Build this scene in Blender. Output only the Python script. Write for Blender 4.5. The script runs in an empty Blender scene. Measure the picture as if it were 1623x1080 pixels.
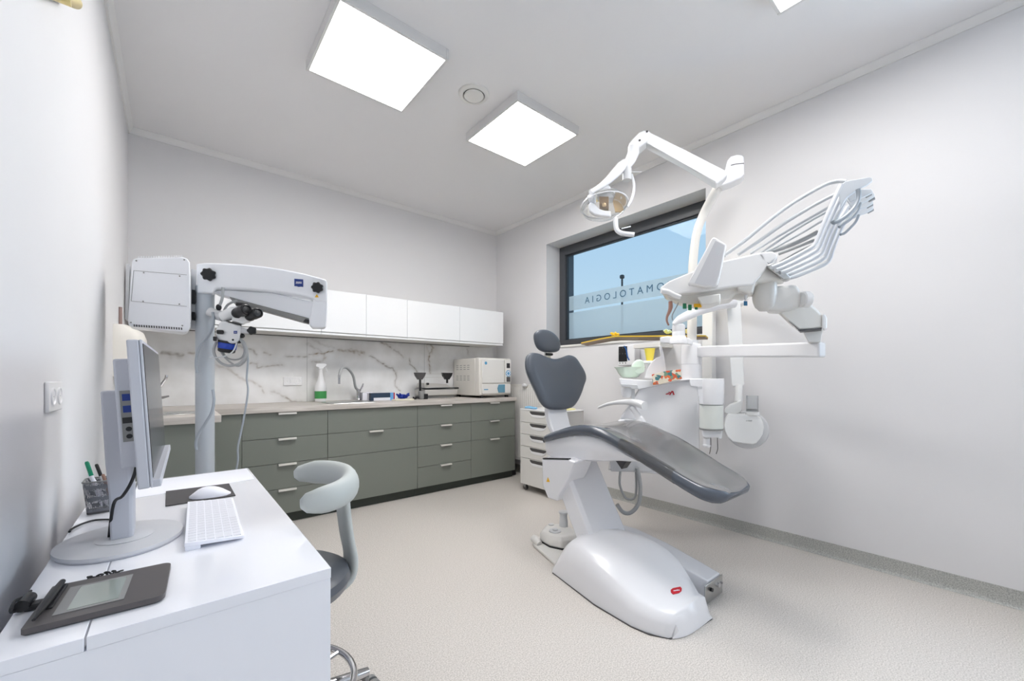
SKY, DAYW, EXPO = 1.0, 55.0, 0.12
import bpy, bmesh, math, random
from mathutils import Vector, Matrix, noise
PI = math.pi
sc = bpy.context.scene
COL = sc.collection
random.seed(7)

# ------------------------------------------------------------------ measured camera (level lens, shifted up)
IMG_W, IMG_H = 1623, 1080
VPX, VPY, HZ, PX = 1587.0, 273.5, 598.3, 811.5
F = math.sqrt((VPX - PX) * (PX - VPY))
YAW = math.atan2(PX - VPY, F)
CH = 1.13
_n1 = math.hypot(VPX - PX, F); _n2 = math.hypot(VPY - PX, F)
XA = ((VPX - PX) / _n1, F / _n1)
YA = ((VPY - PX) / _n2, F / _n2)
CAM = Vector((0, 0, CH))
RIGHT = Vector((XA[0], YA[0], 0)); FWD = Vector((XA[1], YA[1], 0)); UP = Vector((0, 0, 1))
def ray(u, v):
    a = u - PX
    return Vector((a * XA[0] + F * XA[1], a * YA[0] + F * YA[1], -(v - HZ)))
def oX(u, v, x): r = ray(u, v); return CAM + r * (x / r.x)
def oY(u, v, y): r = ray(u, v); return CAM + r * (y / r.y)
def oZ(u, v, z): r = ray(u, v); return CAM + r * ((z - CH) / r.z)
def oD(u, v, d): r = ray(u, v); return CAM + r * (d / F)

# ------------------------------------------------------------------ materials
MATS = {}
def mat(name, col, rough=0.5, metal=0.0, spec=0.5, coat=0.0, trans=0.0, alpha=1.0, emit=None, estr=0.0, ior=1.45, noise_amt=0.0, noise_scale=20.0, bump=0.0, bump_scale=200.0):
    m = bpy.data.materials.new(name); m.use_nodes = True
    nt = m.node_tree; b = nt.nodes['Principled BSDF']
    b.inputs['Base Color'].default_value = (*col, 1)
    b.inputs['Roughness'].default_value = rough
    b.inputs['Metallic'].default_value = metal
    b.inputs['Specular IOR Level'].default_value = spec
    b.inputs['Coat Weight'].default_value = coat
    b.inputs['Coat Roughness'].default_value = 0.05
    b.inputs['Transmission Weight'].default_value = trans
    b.inputs['Alpha'].default_value = alpha
    b.inputs['IOR'].default_value = ior
    if emit:
        b.inputs['Emission Color'].default_value = (*emit, 1)
        b.inputs['Emission Strength'].default_value = estr
    tc = nt.nodes.new('ShaderNodeTexCoord')
    if noise_amt > 0:
        n = nt.nodes.new('ShaderNodeTexNoise'); n.inputs['Scale'].default_value = noise_scale; n.inputs['Detail'].default_value = 4
        nt.links.new(tc.outputs['Object'], n.inputs['Vector'])
        r = nt.nodes.new('ShaderNodeMapRange')
        r.inputs['To Min'].default_value = 1 - noise_amt; r.inputs['To Max'].default_value = 1 + noise_amt
        nt.links.new(n.outputs['Fac'], r.inputs['Value'])
        mx = nt.nodes.new('ShaderNodeVectorMath'); mx.operation = 'SCALE'
        mx.inputs[0].default_value = col
        nt.links.new(r.outputs['Result'], mx.inputs['Scale'])
        nt.links.new(mx.outputs['Vector'], b.inputs['Base Color'])
    if bump > 0:
        n2 = nt.nodes.new('ShaderNodeTexNoise'); n2.inputs['Scale'].default_value = bump_scale; n2.inputs['Detail'].default_value = 3
        nt.links.new(tc.outputs['Object'], n2.inputs['Vector'])
        bp = nt.nodes.new('ShaderNodeBump'); bp.inputs['Strength'].default_value = bump; bp.inputs['Distance'].default_value = 0.002
        nt.links.new(n2.outputs['Fac'], bp.inputs['Height']); nt.links.new(bp.outputs['Normal'], b.inputs['Normal'])
    MATS[name] = m
    return m
def srgb(r, g, b):
    def f(c):
        c /= 255.0
        return c / 12.92 if c <= 0.04045 else ((c + 0.055) / 1.055) ** 2.4
    return (f(r), f(g), f(b))

WALL = mat('wall_paint', srgb(219, 218, 219), 0.75, noise_amt=0.012, noise_scale=3, bump=0.15, bump_scale=350)
CEIL = mat('ceiling_paint', srgb(229, 228, 229), 0.85, noise_amt=0.01, noise_scale=2)
CROWN = mat('crown_paint', srgb(226, 225, 224), 0.6)
WHITE = mat('white_plastic', srgb(234, 234, 235), 0.28, coat=0.3)
WHITE2 = mat('warm_white_plastic', srgb(222, 220, 216), 0.35, coat=0.15)
SHELL = mat('glossy_white_shell', srgb(231, 231, 234), 0.26, coat=0.22)
GREYSHELL = mat('light_grey_shell', srgb(205, 206, 208), 0.35)
LACQ = mat('white_lacquer', srgb(240, 240, 243), 0.12, coat=0.6)
LACQ_DOOR = mat('white_gloss_door', srgb(238, 239, 240), 0.15, coat=0.5)
DESK = mat('desk_white_gloss', srgb(240, 241, 247), 0.1, coat=0.6)
GREEN = mat('sage_grey_front', srgb(122, 126, 119), 0.42, noise_amt=0.01, noise_scale=6)
KICK = mat('kick_dark_green', srgb(58, 64, 58), 0.5)
CARC = mat('carcass_dark', srgb(60, 64, 60), 0.6)
STEEL = mat('brushed_steel', srgb(190, 190, 188), 0.28, metal=1.0, noise_amt=0.03, noise_scale=60)
CHROME = mat('chrome', srgb(200, 200, 202), 0.1, metal=1.0)
HANDLE = mat('handle_satin_metal', srgb(222, 220, 214), 0.35, metal=0.35)
LEATHER = mat('slate_upholstery', srgb(84, 90, 99), 0.36, coat=0.12, bump=0.12, bump_scale=300)
RIMLEATHER = mat('slate_rim_upholstery', srgb(82, 88, 98), 0.25, coat=0.3)
STOOLGREY = mat('pale_grey_foam', srgb(190, 195, 193), 0.5)
STOOLDARK = mat('stool_seat_slate', srgb(86, 90, 97), 0.33, coat=0.15)
POLE = mat('pale_blue_grey_metal', srgb(186, 192, 198), 0.38, metal=0.15)
BLACK = mat('black_plastic', srgb(28, 28, 30), 0.35)
BLACKM = mat('matte_black_rubber', srgb(36, 36, 38), 0.6)
DKGREY = mat('dark_grey_plastic', srgb(78, 76, 76), 0.42)
MIDGREY = mat('mid_grey_plastic', srgb(135, 135, 134), 0.4)
MONGREY = mat('monitor_grey', srgb(190, 192, 200), 0.4)
MONBASE = mat('monitor_base_grey', srgb(196, 197, 201), 0.42)
SATIN = mat('satin_silver', srgb(206, 204, 200), 0.38, metal=0.45)
HOSE = mat('grey_hose', srgb(166, 168, 169), 0.35)
HOSE2 = mat('blue_grey_hose', srgb(165, 172, 180), 0.35)
HOSEL = mat('light_grey_hose', srgb(196, 199, 202), 0.35)
BLUE = mat('ring_blue', srgb(25, 62, 170), 0.25)
NAVY = mat('logo_navy', srgb(22, 52, 128), 0.4)
RED = mat('logo_red', srgb(196, 40, 52), 0.4)
GREENP = mat('label_green', srgb(70, 160, 88), 0.45)
GREENC = mat('button_green', srgb(18, 116, 76), 0.4)
YELLOW = mat('cup_yellow', srgb(247, 226, 92), 0.45)
FOLDY = mat('folder_yellow', srgb(236, 200, 62), 0.55)
BROWN = mat('card_brown', srgb(150, 132, 116), 0.7)
BRASS = mat('brass_spot', srgb(226, 208, 150), 0.3, metal=0.6)
ORANGE = mat('button_orange', srgb(238, 184, 40), 0.4)
TEAL = mat('teal_plug', srgb(40, 110, 150), 0.4)
LBLUE = mat('sky_blue_plastic', srgb(80, 150, 190), 0.4)
PAPER = mat('paper_white', srgb(240, 241, 248), 0.6)
FRAME = mat('window_frame_anthracite', srgb(74, 76, 80), 0.4)
RUBBER = mat('tinted_seal', srgb(48, 52, 58), 0.5)
CLEAR_G = mat('pale_green_plastic', srgb(224, 240, 224), 0.25, coat=0.3)
BEIGE = mat('autoclave_body', srgb(222, 219, 212), 0.4)
LCD = mat('lcd_grey_green', srgb(148, 156, 150), 0.12, coat=0.5)
SCREEN = mat('screen_glass', srgb(40, 38, 38), 0.16, spec=0.3)
GREENPEN = mat('pen_green', srgb(20, 140, 104), 0.35)
BROWNPEN = mat('pen_brown', srgb(156, 120, 104), 0.4)
GOLD = mat('warm_reflector', srgb(238, 205, 160), 0.2, metal=0.5)
FLESH = mat('pinkish_brown_hose', srgb(176, 132, 116), 0.4)
BLUESTRAP = mat('strap_blue', srgb(24, 84, 150), 0.5)
BLUECUFF = mat('glove_blue', srgb(24, 52, 150), 0.45)
OUTER = mat('outer_cladding', srgb(88, 98, 108), 0.5)
LGREEN = mat('pale_tissue_green', srgb(212, 232, 214), 0.6)
CARTSHADE = mat('cart_side_shade', srgb(196, 195, 193), 0.5)  # grey holds the shade on the side of the white cart

def emission(name, col, s):
    m = bpy.data.materials.new(name); m.use_nodes = True
    nt = m.node_tree; nt.nodes.clear()
    e = nt.nodes.new('ShaderNodeEmission'); o = nt.nodes.new('ShaderNodeOutputMaterial')
    e.inputs[0].default_value = (*col, 1); e.inputs[1].default_value = s
    nt.links.new(e.outputs[0], o.inputs[0]); MATS[name] = m; return m
PANEL_LIGHT = emission('lit_diffuser', (1.0, 0.982, 0.965), 23.0)

def thin_glass(name, tint, gloss, rough=0.02, diff=0.0, dcol=(0.8, 0.85, 0.9), base=0.03):
    m = bpy.data.materials.new(name); m.use_nodes = True
    nt = m.node_tree; nt.nodes.clear(); L = nt.links.new
    o = nt.nodes.new('ShaderNodeOutputMaterial'); t = nt.nodes.new('ShaderNodeBsdfTransparent'); t.inputs[0].default_value = (*tint, 1)
    g = nt.nodes.new('ShaderNodeBsdfGlossy'); g.inputs['Roughness'].default_value = rough
    mx = nt.nodes.new('ShaderNodeMixShader'); lw = nt.nodes.new('ShaderNodeLayerWeight'); lw.inputs[0].default_value = 0.25
    ml = nt.nodes.new('ShaderNodeMath'); ml.operation = 'MULTIPLY_ADD'; ml.inputs[1].default_value = gloss; ml.inputs[2].default_value = base
    L(lw.outputs['Fresnel'], ml.inputs[0]); L(ml.outputs[0], mx.inputs[0])
    bsh_ = t
    if diff > 0:
        d = nt.nodes.new('ShaderNodeBsdfTranslucent'); d.inputs[0].default_value = (*dcol, 1)
        d2 = nt.nodes.new('ShaderNodeBsdfDiffuse'); d2.inputs[0].default_value = (*dcol, 1)
        md = nt.nodes.new('ShaderNodeMixShader'); md.inputs[0].default_value = 0.45; L(d.outputs[0], md.inputs[1]); L(d2.outputs[0], md.inputs[2])
        m2 = nt.nodes.new('ShaderNodeMixShader'); m2.inputs[0].default_value = diff; L(t.outputs[0], m2.inputs[1]); L(md.outputs[0], m2.inputs[2]); bsh_ = m2
    L(bsh_.outputs[0], mx.inputs[1]); L(g.outputs[0], mx.inputs[2]); L(mx.outputs[0], o.inputs[0]); MATS[name] = m; return m
GLASS = thin_glass('window_glass', (0.93, 0.96, 0.97), 0.04, base=0.004)
FROST = thin_glass('frosted_film', (0.9, 0.94, 0.96), 0.08, 0.4, diff=0.62, dcol=(0.90, 0.93, 0.94), base=0.01)
LETTER = thin_glass('sign_letter_film', (0.42, 0.56, 0.66), 0.05, 0.4, diff=0.3, dcol=(0.3, 0.45, 0.55), base=0.01)
CLEAR = thin_glass('clear_plastic', (0.95, 0.96, 0.97), 0.35, 0.05, diff=0.08)
FILM = thin_glass('clear_leg_cover', (0.85, 0.85, 0.86), 1.9, 0.07, diff=0.60, dcol=(0.56, 0.545, 0.54), base=0.06)
SMOKE = thin_glass('smoky_cylinder', (0.965, 0.97, 0.97), 0.5, 0.08, diff=0.06)

# ------------------------------------------------------------------ mesh builder
class MB:
    def __init__(s, xf=None): s.bm = bmesh.new(); s.xf = xf; s.mi = 0
    def v(s, p):
        p = Vector(p)
        if s.xf is not None: p = s.xf @ p
        return s.bm.verts.new(p)
    def f(s, vs):
        try: fc = s.bm.faces.new(vs)
        except ValueError: return None
        fc.material_index = s.mi; return fc
    def box(s, a, b):
        x0, y0, z0 = a; x1, y1, z1 = b
        c = [s.v((x, y, z)) for z in (z0, z1) for (x, y) in ((x0, y0), (x1, y0), (x1, y1), (x0, y1))]
        for q in ((3, 2, 1, 0), (4, 5, 6, 7), (0, 1, 5, 4), (1, 2, 6, 5), (2, 3, 7, 6), (3, 0, 4, 7)): s.f([c[i] for i in q])
        return s
    def cbox(s, c, sz): return s.box([c[i] - sz[i] / 2 for i in range(3)], [c[i] + sz[i] / 2 for i in range(3)])
    def prism(s, pts, off):
        """pts: 3D polygon; off: Vector extrusion"""
        off = Vector(off); pts = [Vector(p) for p in pts]
        a = [s.v(p) for p in pts]; b = [s.v(p + off) for p in pts]; n = len(a)
        s.f(a[::-1]); s.f(b)
        for i in range(n): s.f([a[i], a[(i + 1) % n], b[(i + 1) % n], b[i]])
        return s
    def loft(s, rings, cap=True, close=True):
        R = [[s.v(p) for p in r] for r in rings]; n = len(R[0])
        for i in range(len(R) - 1):
            for j in range(n if close else n - 1):
                s.f([R[i][j], R[i][(j + 1) % n], R[i + 1][(j + 1) % n], R[i + 1][j]])
        if cap and close: s.f(R[0][::-1]); s.f(R[-1])
        return s
    def tube(s, pts, r, n=12, flat=1.0, cap=True, closed=False):
        pts = [Vector(p) for p in pts]; m = len(pts)
        rr = r if isinstance(r, (list, tuple)) else [r] * m
        rings = []; up = None
        for i, p in enumerate(pts):
            if closed: t = pts[(i + 1) % m] - pts[i - 1]
            else: t = (pts[min(i + 1, m - 1)] - pts[max(i - 1, 0)])
            t.normalize()
            if up is None:
                up = Vector((0, 0, 1)) if abs(t.z) < 0.9 else Vector((1, 0, 0))
            x = t.cross(up).normalized(); up = x.cross(t).normalized()
            rings.append([p + x * (math.cos(2 * PI * k / n) * rr[i] * flat) + up * (math.sin(2 * PI * k / n) * rr[i]) for k in range(n)])
        if closed: rings.append(rings[0]); s.loft(rings, cap=False)
        else: s.loft(rings, cap)
        return s
    def cyl(s, a, b, r, r2=None, n=24): return s.tube([a, b], [r, r if r2 is None else r2], n)
    def lathe(s, c, prof, n=28, axis=(0, 0, 1)):
        ax = Vector(axis).normalized(); t = Vector((1, 0, 0)) if abs(ax.x) < 0.9 else Vector((0, 1, 0))
        x = ax.cross(t).normalized(); y = ax.cross(x); c = Vector(c)
        rings = [[c + ax * h + x * (math.cos(2 * PI * k / n) * r) + y * (math.sin(2 * PI * k / n) * r) for k in range(n)] for r, h in prof]
        s.loft(rings); return s
    def ball(s, c, r, n=20, sc=(1, 1, 1)):
        c = Vector(c); rings = []
        m = n // 2
        for i in range(1, m):
            a = PI * i / m
            rings.append([c + Vector((math.sin(a) * math.cos(2 * PI * k / n) * r * sc[0], math.sin(a) * math.sin(2 * PI * k / n) * r * sc[1], -math.cos(a) * r * sc[2])) for k in range(n)])
        s.loft(rings); return s
    def pillow(s, out, nrm, front, back, steps=6, p=2.6):
        """outline polygon inflated both ways along nrm"""
        out = [Vector(q) for q in out]; nrm = Vector(nrm).normalized()
        c = sum(out, Vector()) / len(out); rings = []
        for i in range(steps, 0, -1):
            t = i / steps; k = math.sin(t * PI / 2); h = (1 - k ** p) ** (1 / p)
            rings.append([c + (q - c) * k - nrm * (back * h) for q in out])
        rings = rings[::-1]
        for i in range(steps - 1, 0, -1):
            t = i / steps; k = math.sin(t * PI / 2); h = (1 - k ** p) ** (1 / p)
            rings.append([c + (q - c) * k + nrm * (front * h) for q in out])
        s.loft(rings); return s

W = {}
def smooth_pts(pts, n=6, closed=False):
    """Catmull-Rom"""
    P = [Vector(p) for p in pts]; m = len(P); out = []
    rng = range(m if closed else m - 1)
    for i in rng:
        if closed: a, b, c, d = P[i - 1], P[i], P[(i + 1) % m], P[(i + 2) % m]
        else: a, b, c, d = P[max(i - 1, 0)], P[i], P[i + 1], P[min(i + 2, m - 1)]
        for k in range(n):
            t = k / n
            out.append(0.5 * ((2 * b) + (c - a) * t + (2 * a - 5 * b + 4 * c - d) * t * t + (3 * b - a - 3 * c + d) * t ** 3))
    if not closed: out.append(P[-1])
    return out
def lerp_list(vals, n):
    out = []
    for i in range(len(vals) - 1):
        for k in range(n): out.append(vals[i] + (vals[i + 1] - vals[i]) * k / n)
    out.append(vals[-1]); return out

def tag(o, label=None, cat=None, group=None, kind=None):
    if label: o['label'] = label
    if cat: o['category'] = cat
    if group: o['group'] = group
    if kind: o['kind'] = kind
    return o
def thing(name, label, cat, loc=(0, 0, 0), group=None):
    o = bpy.data.objects.new(name, None); o.empty_display_size = 0.05; COL.objects.link(o)
    o.location = loc; W[o] = Vector(loc)
    return tag(o, label, cat, group)
def obj(name, mb, m, parent=None, bev=0.0, seg=2, smooth=True, loc=None, ang=35, label=None, sub=0):
    bm = mb.bm if isinstance(mb, MB) else mb
    bmesh.ops.recalc_face_normals(bm, faces=bm.faces[:])
    base = W[parent] if parent is not None else (Vector(loc) if loc is not None else None)
    if base is None:
        xs = [v.co for v in bm.verts]
        base = Vector(((min(p.x for p in xs) + max(p.x for p in xs)) / 2, (min(p.y for p in xs) + max(p.y for p in xs)) / 2, min(p.z for p in xs)))
    bmesh.ops.translate(bm, vec=-base, verts=bm.verts[:])
    me = bpy.data.meshes.new(name); bm.to_mesh(me); bm.free()
    for mm in (m if isinstance(m, (list, tuple)) else [m]): me.materials.append(mm)
    if smooth:
        for p in me.polygons: p.use_smooth = True
        me.set_sharp_from_angle(angle=math.radians(ang))
    o = bpy.data.objects.new(name, me); COL.objects.link(o)
    if parent is not None: o.parent = parent
    else: o.location = base
    W[o] = base
    if bev > 0:
        b = o.modifiers.new('bevel', 'BEVEL'); b.width = bev; b.segments = seg; b.limit_method = 'ANGLE'; b.angle_limit = math.radians(40); b.harden_normals = False
    if sub:
        d = o.modifiers.new('sub', 'SUBSURF'); d.levels = sub; d.render_levels = sub
    if label: o['label'] = label
    return o
def struct(name, mb, m, parent=None, bev=0.0, label=None, **k):
    o = obj(name, mb, m, parent, bev, **k)
    if parent is None: o['kind'] = 'structure'
    if label: o['label'] = label
    return o
def text_mesh(s, size, m, name, parent, origin, xdir, ydir, depth=0.0006, spacing=1.0, bold=0.0, label=None):
    cu = bpy.data.curves.new('txt', 'FONT'); cu.body = s; cu.size = size; cu.extrude = depth; cu.space_character = spacing; cu.offset = bold
    cu.align_x = 'CENTER'; cu.align_y = 'CENTER'; cu.resolution_u = 4
    t = bpy.data.objects.new('txt', cu); COL.objects.link(t)
    dg = bpy.context.evaluated_depsgraph_get(); me = bpy.data.meshes.new_from_object(t.evaluated_get(dg))
    bpy.data.objects.remove(t); bpy.data.curves.remove(cu)
    x = Vector(xdir).normalized(); y = Vector(ydir).normalized(); z = x.cross(y)
    M = Matrix((x, y, z)).transposed().to_4x4(); M.translation = Vector(origin) - W[parent]
    me.transform(M); me.materials.clear(); me.materials.append(m); me.name = name
    o = bpy.data.objects.new(name, me); COL.objects.link(o); o.parent = parent; W[o] = W[parent]
    if label: o['label'] = label
    return o
def copy_tree(o, parent=None, delta=None):
    c = o.copy(); COL.objects.link(c); c.parent = parent
    W[c] = W[o] + (delta or Vector())
    if parent is None and delta is not None: c.location = o.location + delta
    for ch in list(o.children): copy_tree(ch, c, delta)
    return c
def slab(px, d, t, ctr=None):
    """solid plate whose outline is met at depth d and that is t thick behind it"""
    m = MB(); cu = sum(p[0] for p in px) / len(px); cv = sum(p[1] for p in px) / len(px)
    if ctr: cu, cv = ctr
    r = ray(cu, cv); dv = Vector((r.x, r.y, 0)).normalized()
    m.prism([oD(u, v, d) for u, v in px], dv * t)
    return m
def zp(pts, x0, y0, s): return [(x0 + a / s, y0 + b / s) for a, b in pts]
XL, XR, YB, YF, H = -0.253, 3.177, 4.129, -1.5, 2.98
# ---------------------------------------------------------------- floor material
def floor_mat():
    m = bpy.data.materials.new('speckled_vinyl'); m.use_nodes = True; nt = m.node_tree; L = nt.links.new
    b = nt.nodes['Principled BSDF']; tc = nt.nodes.new('ShaderNodeTexCoord')
    n1 = nt.nodes.new('ShaderNodeTexNoise'); n1.inputs['Scale'].default_value = 190; n1.inputs['Detail'].default_value = 2
    n2 = nt.nodes.new('ShaderNodeTexNoise'); n2.inputs['Scale'].default_value = 420; n2.inputs['Detail'].default_value = 2
    for n in (n1, n2): L(tc.outputs['Object'], n.inputs['Vector'])
    r1 = nt.nodes.new('ShaderNodeValToRGB'); r1.color_ramp.elements[0].position = 0.34; r1.color_ramp.elements[1].position = 0.62
    r1.color_ramp.elements[0].color = (*srgb(184, 178, 171), 1); r1.color_ramp.elements[1].color = (*srgb(220, 214, 208), 1)
    r2 = nt.nodes.new('ShaderNodeValToRGB'); r2.color_ramp.elements[0].position = 0.3; r2.color_ramp.elements[1].position = 0.42
    r2.color_ramp.elements[0].color = (0.66, 0.66, 0.66, 1); r2.color_ramp.elements[1].color = (1, 1, 1, 1)
    mx = nt.nodes.new('ShaderNodeMixRGB'); mx.blend_type = 'MULTIPLY'; mx.inputs[0].default_value = 0.8
    L(n1.outputs['Fac'], r1.inputs[0]); L(n2.outputs['Fac'], r2.inputs[0]); L(r1.outputs[0], mx.inputs[1]); L(r2.outputs[0], mx.inputs[2]); L(mx.outputs[0], b.inputs['Base Color'])
    b.inputs['Roughness'].default_value = 0.42; b.inputs['Specular IOR Level'].default_value = 0.4
    return m
FLOOR = floor_mat()
def skirt_mat():
    m = FLOOR.copy(); m.name = 'speckled_cove_skirting'
    for n in m.node_tree.nodes:
        if n.type == 'VALTORGB' and n.color_ramp.elements[0].position > 0.32:
            n.color_ramp.elements[0].color = (*srgb(146, 147, 143), 1); n.color_ramp.elements[1].color = (*srgb(186, 186, 181), 1)
    return m
SKIRT = skirt_mat()

# ---------------------------------------------------------------- shell
T = 0.12
struct('floor', MB().box((XL - 0.3, YF - T, -0.1), (XR + 0.35, YB + T, 0)), FLOOR, smooth=False)
struct('ceiling', MB().box((XL - 0.3, YF - T, H), (XR + 0.35, YB + T, H + 0.12)), CEIL, smooth=False)
struct('wall_back', MB().box((XL - T, YB, 0), (XR + 0.35, YB + T, H)), WALL, smooth=False)
struct('wall_left', MB().box((XL - T, YF - T, 0), (XL, YB, H)), WALL, smooth=False)
struct('wall_front', MB().box((XL, YF - T, 0), (XR + 0.35, YF, H)), WALL, smooth=False)
# right wall with two openings; thick outer wall
WY0, WY1, WZ0, WZ1 = 1.467, 3.22, 1.468, 2.60
VY0, VY1, VZ0, VZ1 = -1.25, -0.1, 0.95, 2.60
XF = 3.385
mb = MB()
def wall_piece(y0, y1, z0, z1): mb.box((XR, y0, z0), (XR + 0.33, y1, z1))
wall_piece(YF, VY0, 0, H); wall_piece(VY0, VY1, 0, VZ0); wall_piece(VY0, VY1, VZ1, H)
wall_piece(VY1, WY0, 0, H); wall_piece(WY0, WY1, 0, WZ0); wall_piece(WY0, WY1, WZ1, H); wall_piece(WY1, YB, 0, H)
struct('wall_right', mb, WALL, smooth=False)

def window(name, y0, y1, z0, z1, sign):
    fw, ft = 0.085, 0.10
    m = MB()
    m.box((XF, y0, z0), (XF + 0.07, y0 + fw, z1)); m.box((XF, y1 - fw, z0), (XF + 0.07, y1, z1))
    m.box((XF, y0 + fw, z1 - ft), (XF + 0.07, y1 - fw, z1)); m.box((XF, y0 + fw, z0), (XF + 0.07, y1 - fw, z0 + fw * 0.9))
    w = struct(name, m, FRAME, smooth=False, bev=0.004)
    gy0, gy1, gz0, gz1 = y0 + fw, y1 - fw, z0 + fw * 0.9, z1 - ft
    s = MB(); e = 0.012
    s.box((XF + 0.02, gy0, gz0), (XF + 0.05, gy0 + e, gz1)); s.box((XF + 0.02, gy1 - e, gz0), (XF + 0.05, gy1, gz1))
    s.box((XF + 0.02, gy0 + e, gz1 - e), (XF + 0.05, gy1 - e, gz1)); s.box((XF + 0.02, gy0 + e, gz0), (XF + 0.05, gy1 - e, gz0 + e))
    obj('glazing_seal', s, RUBBER, w, smooth=False)
    g = MB(); g.box((XF + 0.032, gy0 + 0.004, gz0 + 0.004), (XF + 0.036, gy1 - 0.004, gz1 - 0.004))
    obj('window_pane', g, GLASS, w, smooth=False)
    # outside reveal, dark cladding
    o = MB(); a, b_ = XR + 0.33, XR + 0.45
    o.box((XF + 0.07, y0 - 0.02, z0 - 0.02), (b_, y0, z1 + 0.02)); o.box((XF + 0.07, y1, z0 - 0.02), (b_, y1 + 0.02, z1 + 0.02))
    o.box((XF + 0.07, y0, z1), (b_, y1, z1 + 0.02)); o.box((XF + 0.07, y0, z0 - 0.02), (b_, y1, z0))
    obj('outer_reveal', o, OUTER, w, smooth=False)
    if sign:
        zt, zb, zg = oX(911, 468.7, XF + 0.03).z, oX(911, 491.5, XF + 0.03).z, oX(911, 495, XF + 0.03).z
        f = MB(); f.box((XF + 0.0365, gy0 + 0.01, zb), (XF + 0.0372, gy1 - 0.03, zt)); f.box((XF + 0.0365, gy0 + 0.01, gz0 + 0.005), (XF + 0.0372, gy1 - 0.03, zg))
        obj('frosted_band', f, FROST, w, smooth=False, label='frosted privacy bands across the lower glass')
        ya = oX(924, 480, XF + 0.035).y; yb_ = oX(1054, 450, XF + 0.035).y     # A ... O (10 of 12 letters)
        step = (ya - yb_) / 10.0; c = ya - step * 6
        text_mesh('STOMATOLOGIA', 0.098, LETTER, 'sign_lettering', w, (XF + 0.0312, c, (zt + zb) / 2), (0, 1, 0), (0, 0, 1), 0.0002, spacing=1.62, label='mirrored grey blue lettering seen from inside')
    return w
window('window_1', WY0, WY1, WZ0, WZ1, True)
window('window_2', VY0, VY1, VZ0, VZ1, False)
# sill board of window 1
struct('trim_1', MB().box((XR - 0.012, WY0, WZ0 - 0.022), (XF, WY1, WZ0)), WHITE2, bev=0.004)
# crown mouldings
def crown(name, a, b, nrm):
    a = Vector(a); b = Vector(b); n = Vector(nrm)
    prof = [(0, 0), (0.030, 0), (0.030, -0.006), (0.022, -0.016), (0.012, -0.030), (0.010, -0.045), (0, -0.045)]
    m = MB(); m.loft([[p + n * q[0] + UP * q[1] for q in prof] for p in (a, b)])
    struct(name, m, CROWN)
crown('trim_2', (XL, YB, H), (XR, YB, H), (0, -1, 0))
crown('trim_3', (XR, YF, H), (XR, YB, H), (-1, 0, 0))
crown('trim_4', (XL, YF, H), (XL, YB, H), (1, 0, 0))
def cove(name, a, b, nrm, m_=SKIRT):
    a = Vector(a); b = Vector(b); n = Vector(nrm); hh = 0.088
    prof = [(0.0005, 0.0005), (0.022, 0.0005), (0.014, 0.006), (0.008, 0.016), (0.006, 0.03), (0.005, hh), (0.0005, hh)]
    m = MB(); m.loft([[p + n * q[0] + UP * q[1] for q in prof] for p in (a, b)])
    struct(name, m, m_)
cove('baseboard_right', (XR, YF, 0), (XR, YB, 0), (-1, 0, 0))
cove('baseboard_left', (XL, YF, 0), (XL, 2.9, 0), (1, 0, 0))
cove('baseboard_front', (XL, YF, 0), (XR, YF, 0), (0, 1, 0))

# ---------------------------------------------------------------- ceiling lights
LFRAME = mat('light_frame_white', srgb(214, 213, 212), .4)
def ceiling_light(x0, y0, label):
    s = 0.60; z0 = H - 0.062
    t = thing('ceiling_light_panel', label, 'ceiling light', (x0 + s / 2, y0 + s / 2, z0), 'square surface mounted light panels')
    m = MB(); w = 0.016
    m.box((x0, y0, z0), (x0 + w, y0 + s, H)); m.box((x0 + s - w, y0, z0), (x0 + s, y0 + s, H))
    m.box((x0 + w, y0, z0), (x0 + s - w, y0 + w, H)); m.box((x0 + w, y0 + s - w, z0), (x0 + s - w, y0 + s, H))
    obj('frame', m, LFRAME, t, bev=0.002)
    obj('diffuser', MB().box((x0 + w, y0 + w, z0 + 0.003), (x0 + s - w, y0 + s - w, z0 + 0.012)), PANEL_LIGHT, t, smooth=False)
ceiling_light(0.597, 1.993, 'square lit ceiling panel above the microscope, the larger looking one on the left')
ceiling_light(1.705, 1.993, 'square lit ceiling panel in the middle, just right of the round ceiling vent')
ceiling_light(1.705, 0.107, 'square lit ceiling panel cut off by the top edge of the photo at right')
vc = oZ(751, 149, H)
t = thing('ceiling_vent', 'round white air valve on the ceiling between the two lit panels', 'vent', (vc.x, vc.y, H - 0.02))
obj('outer_ring', MB().lathe((vc.x, vc.y, H), [(0.055, 0), (0.100, 0), (0.098, -0.006), (0.086, -0.014), (0.072, -0.016), (0.066, -0.004)], 40), WHITE2, t)
obj('gap_shadow_ring', MB().lathe((vc.x, vc.y, H), [(0.01, 0), (0.071, 0), (0.071, -0.004), (0.01, -0.004)], 40), DKGREY, t)
obj('valve_disc', MB().lathe((vc.x, vc.y, H), [(0.01, -0.004), (0.055, -0.006), (0.064, -0.014), (0.06, -0.019), (0.03, -0.022), (0.002, -0.023)], 40), WHITE2, t)

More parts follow.
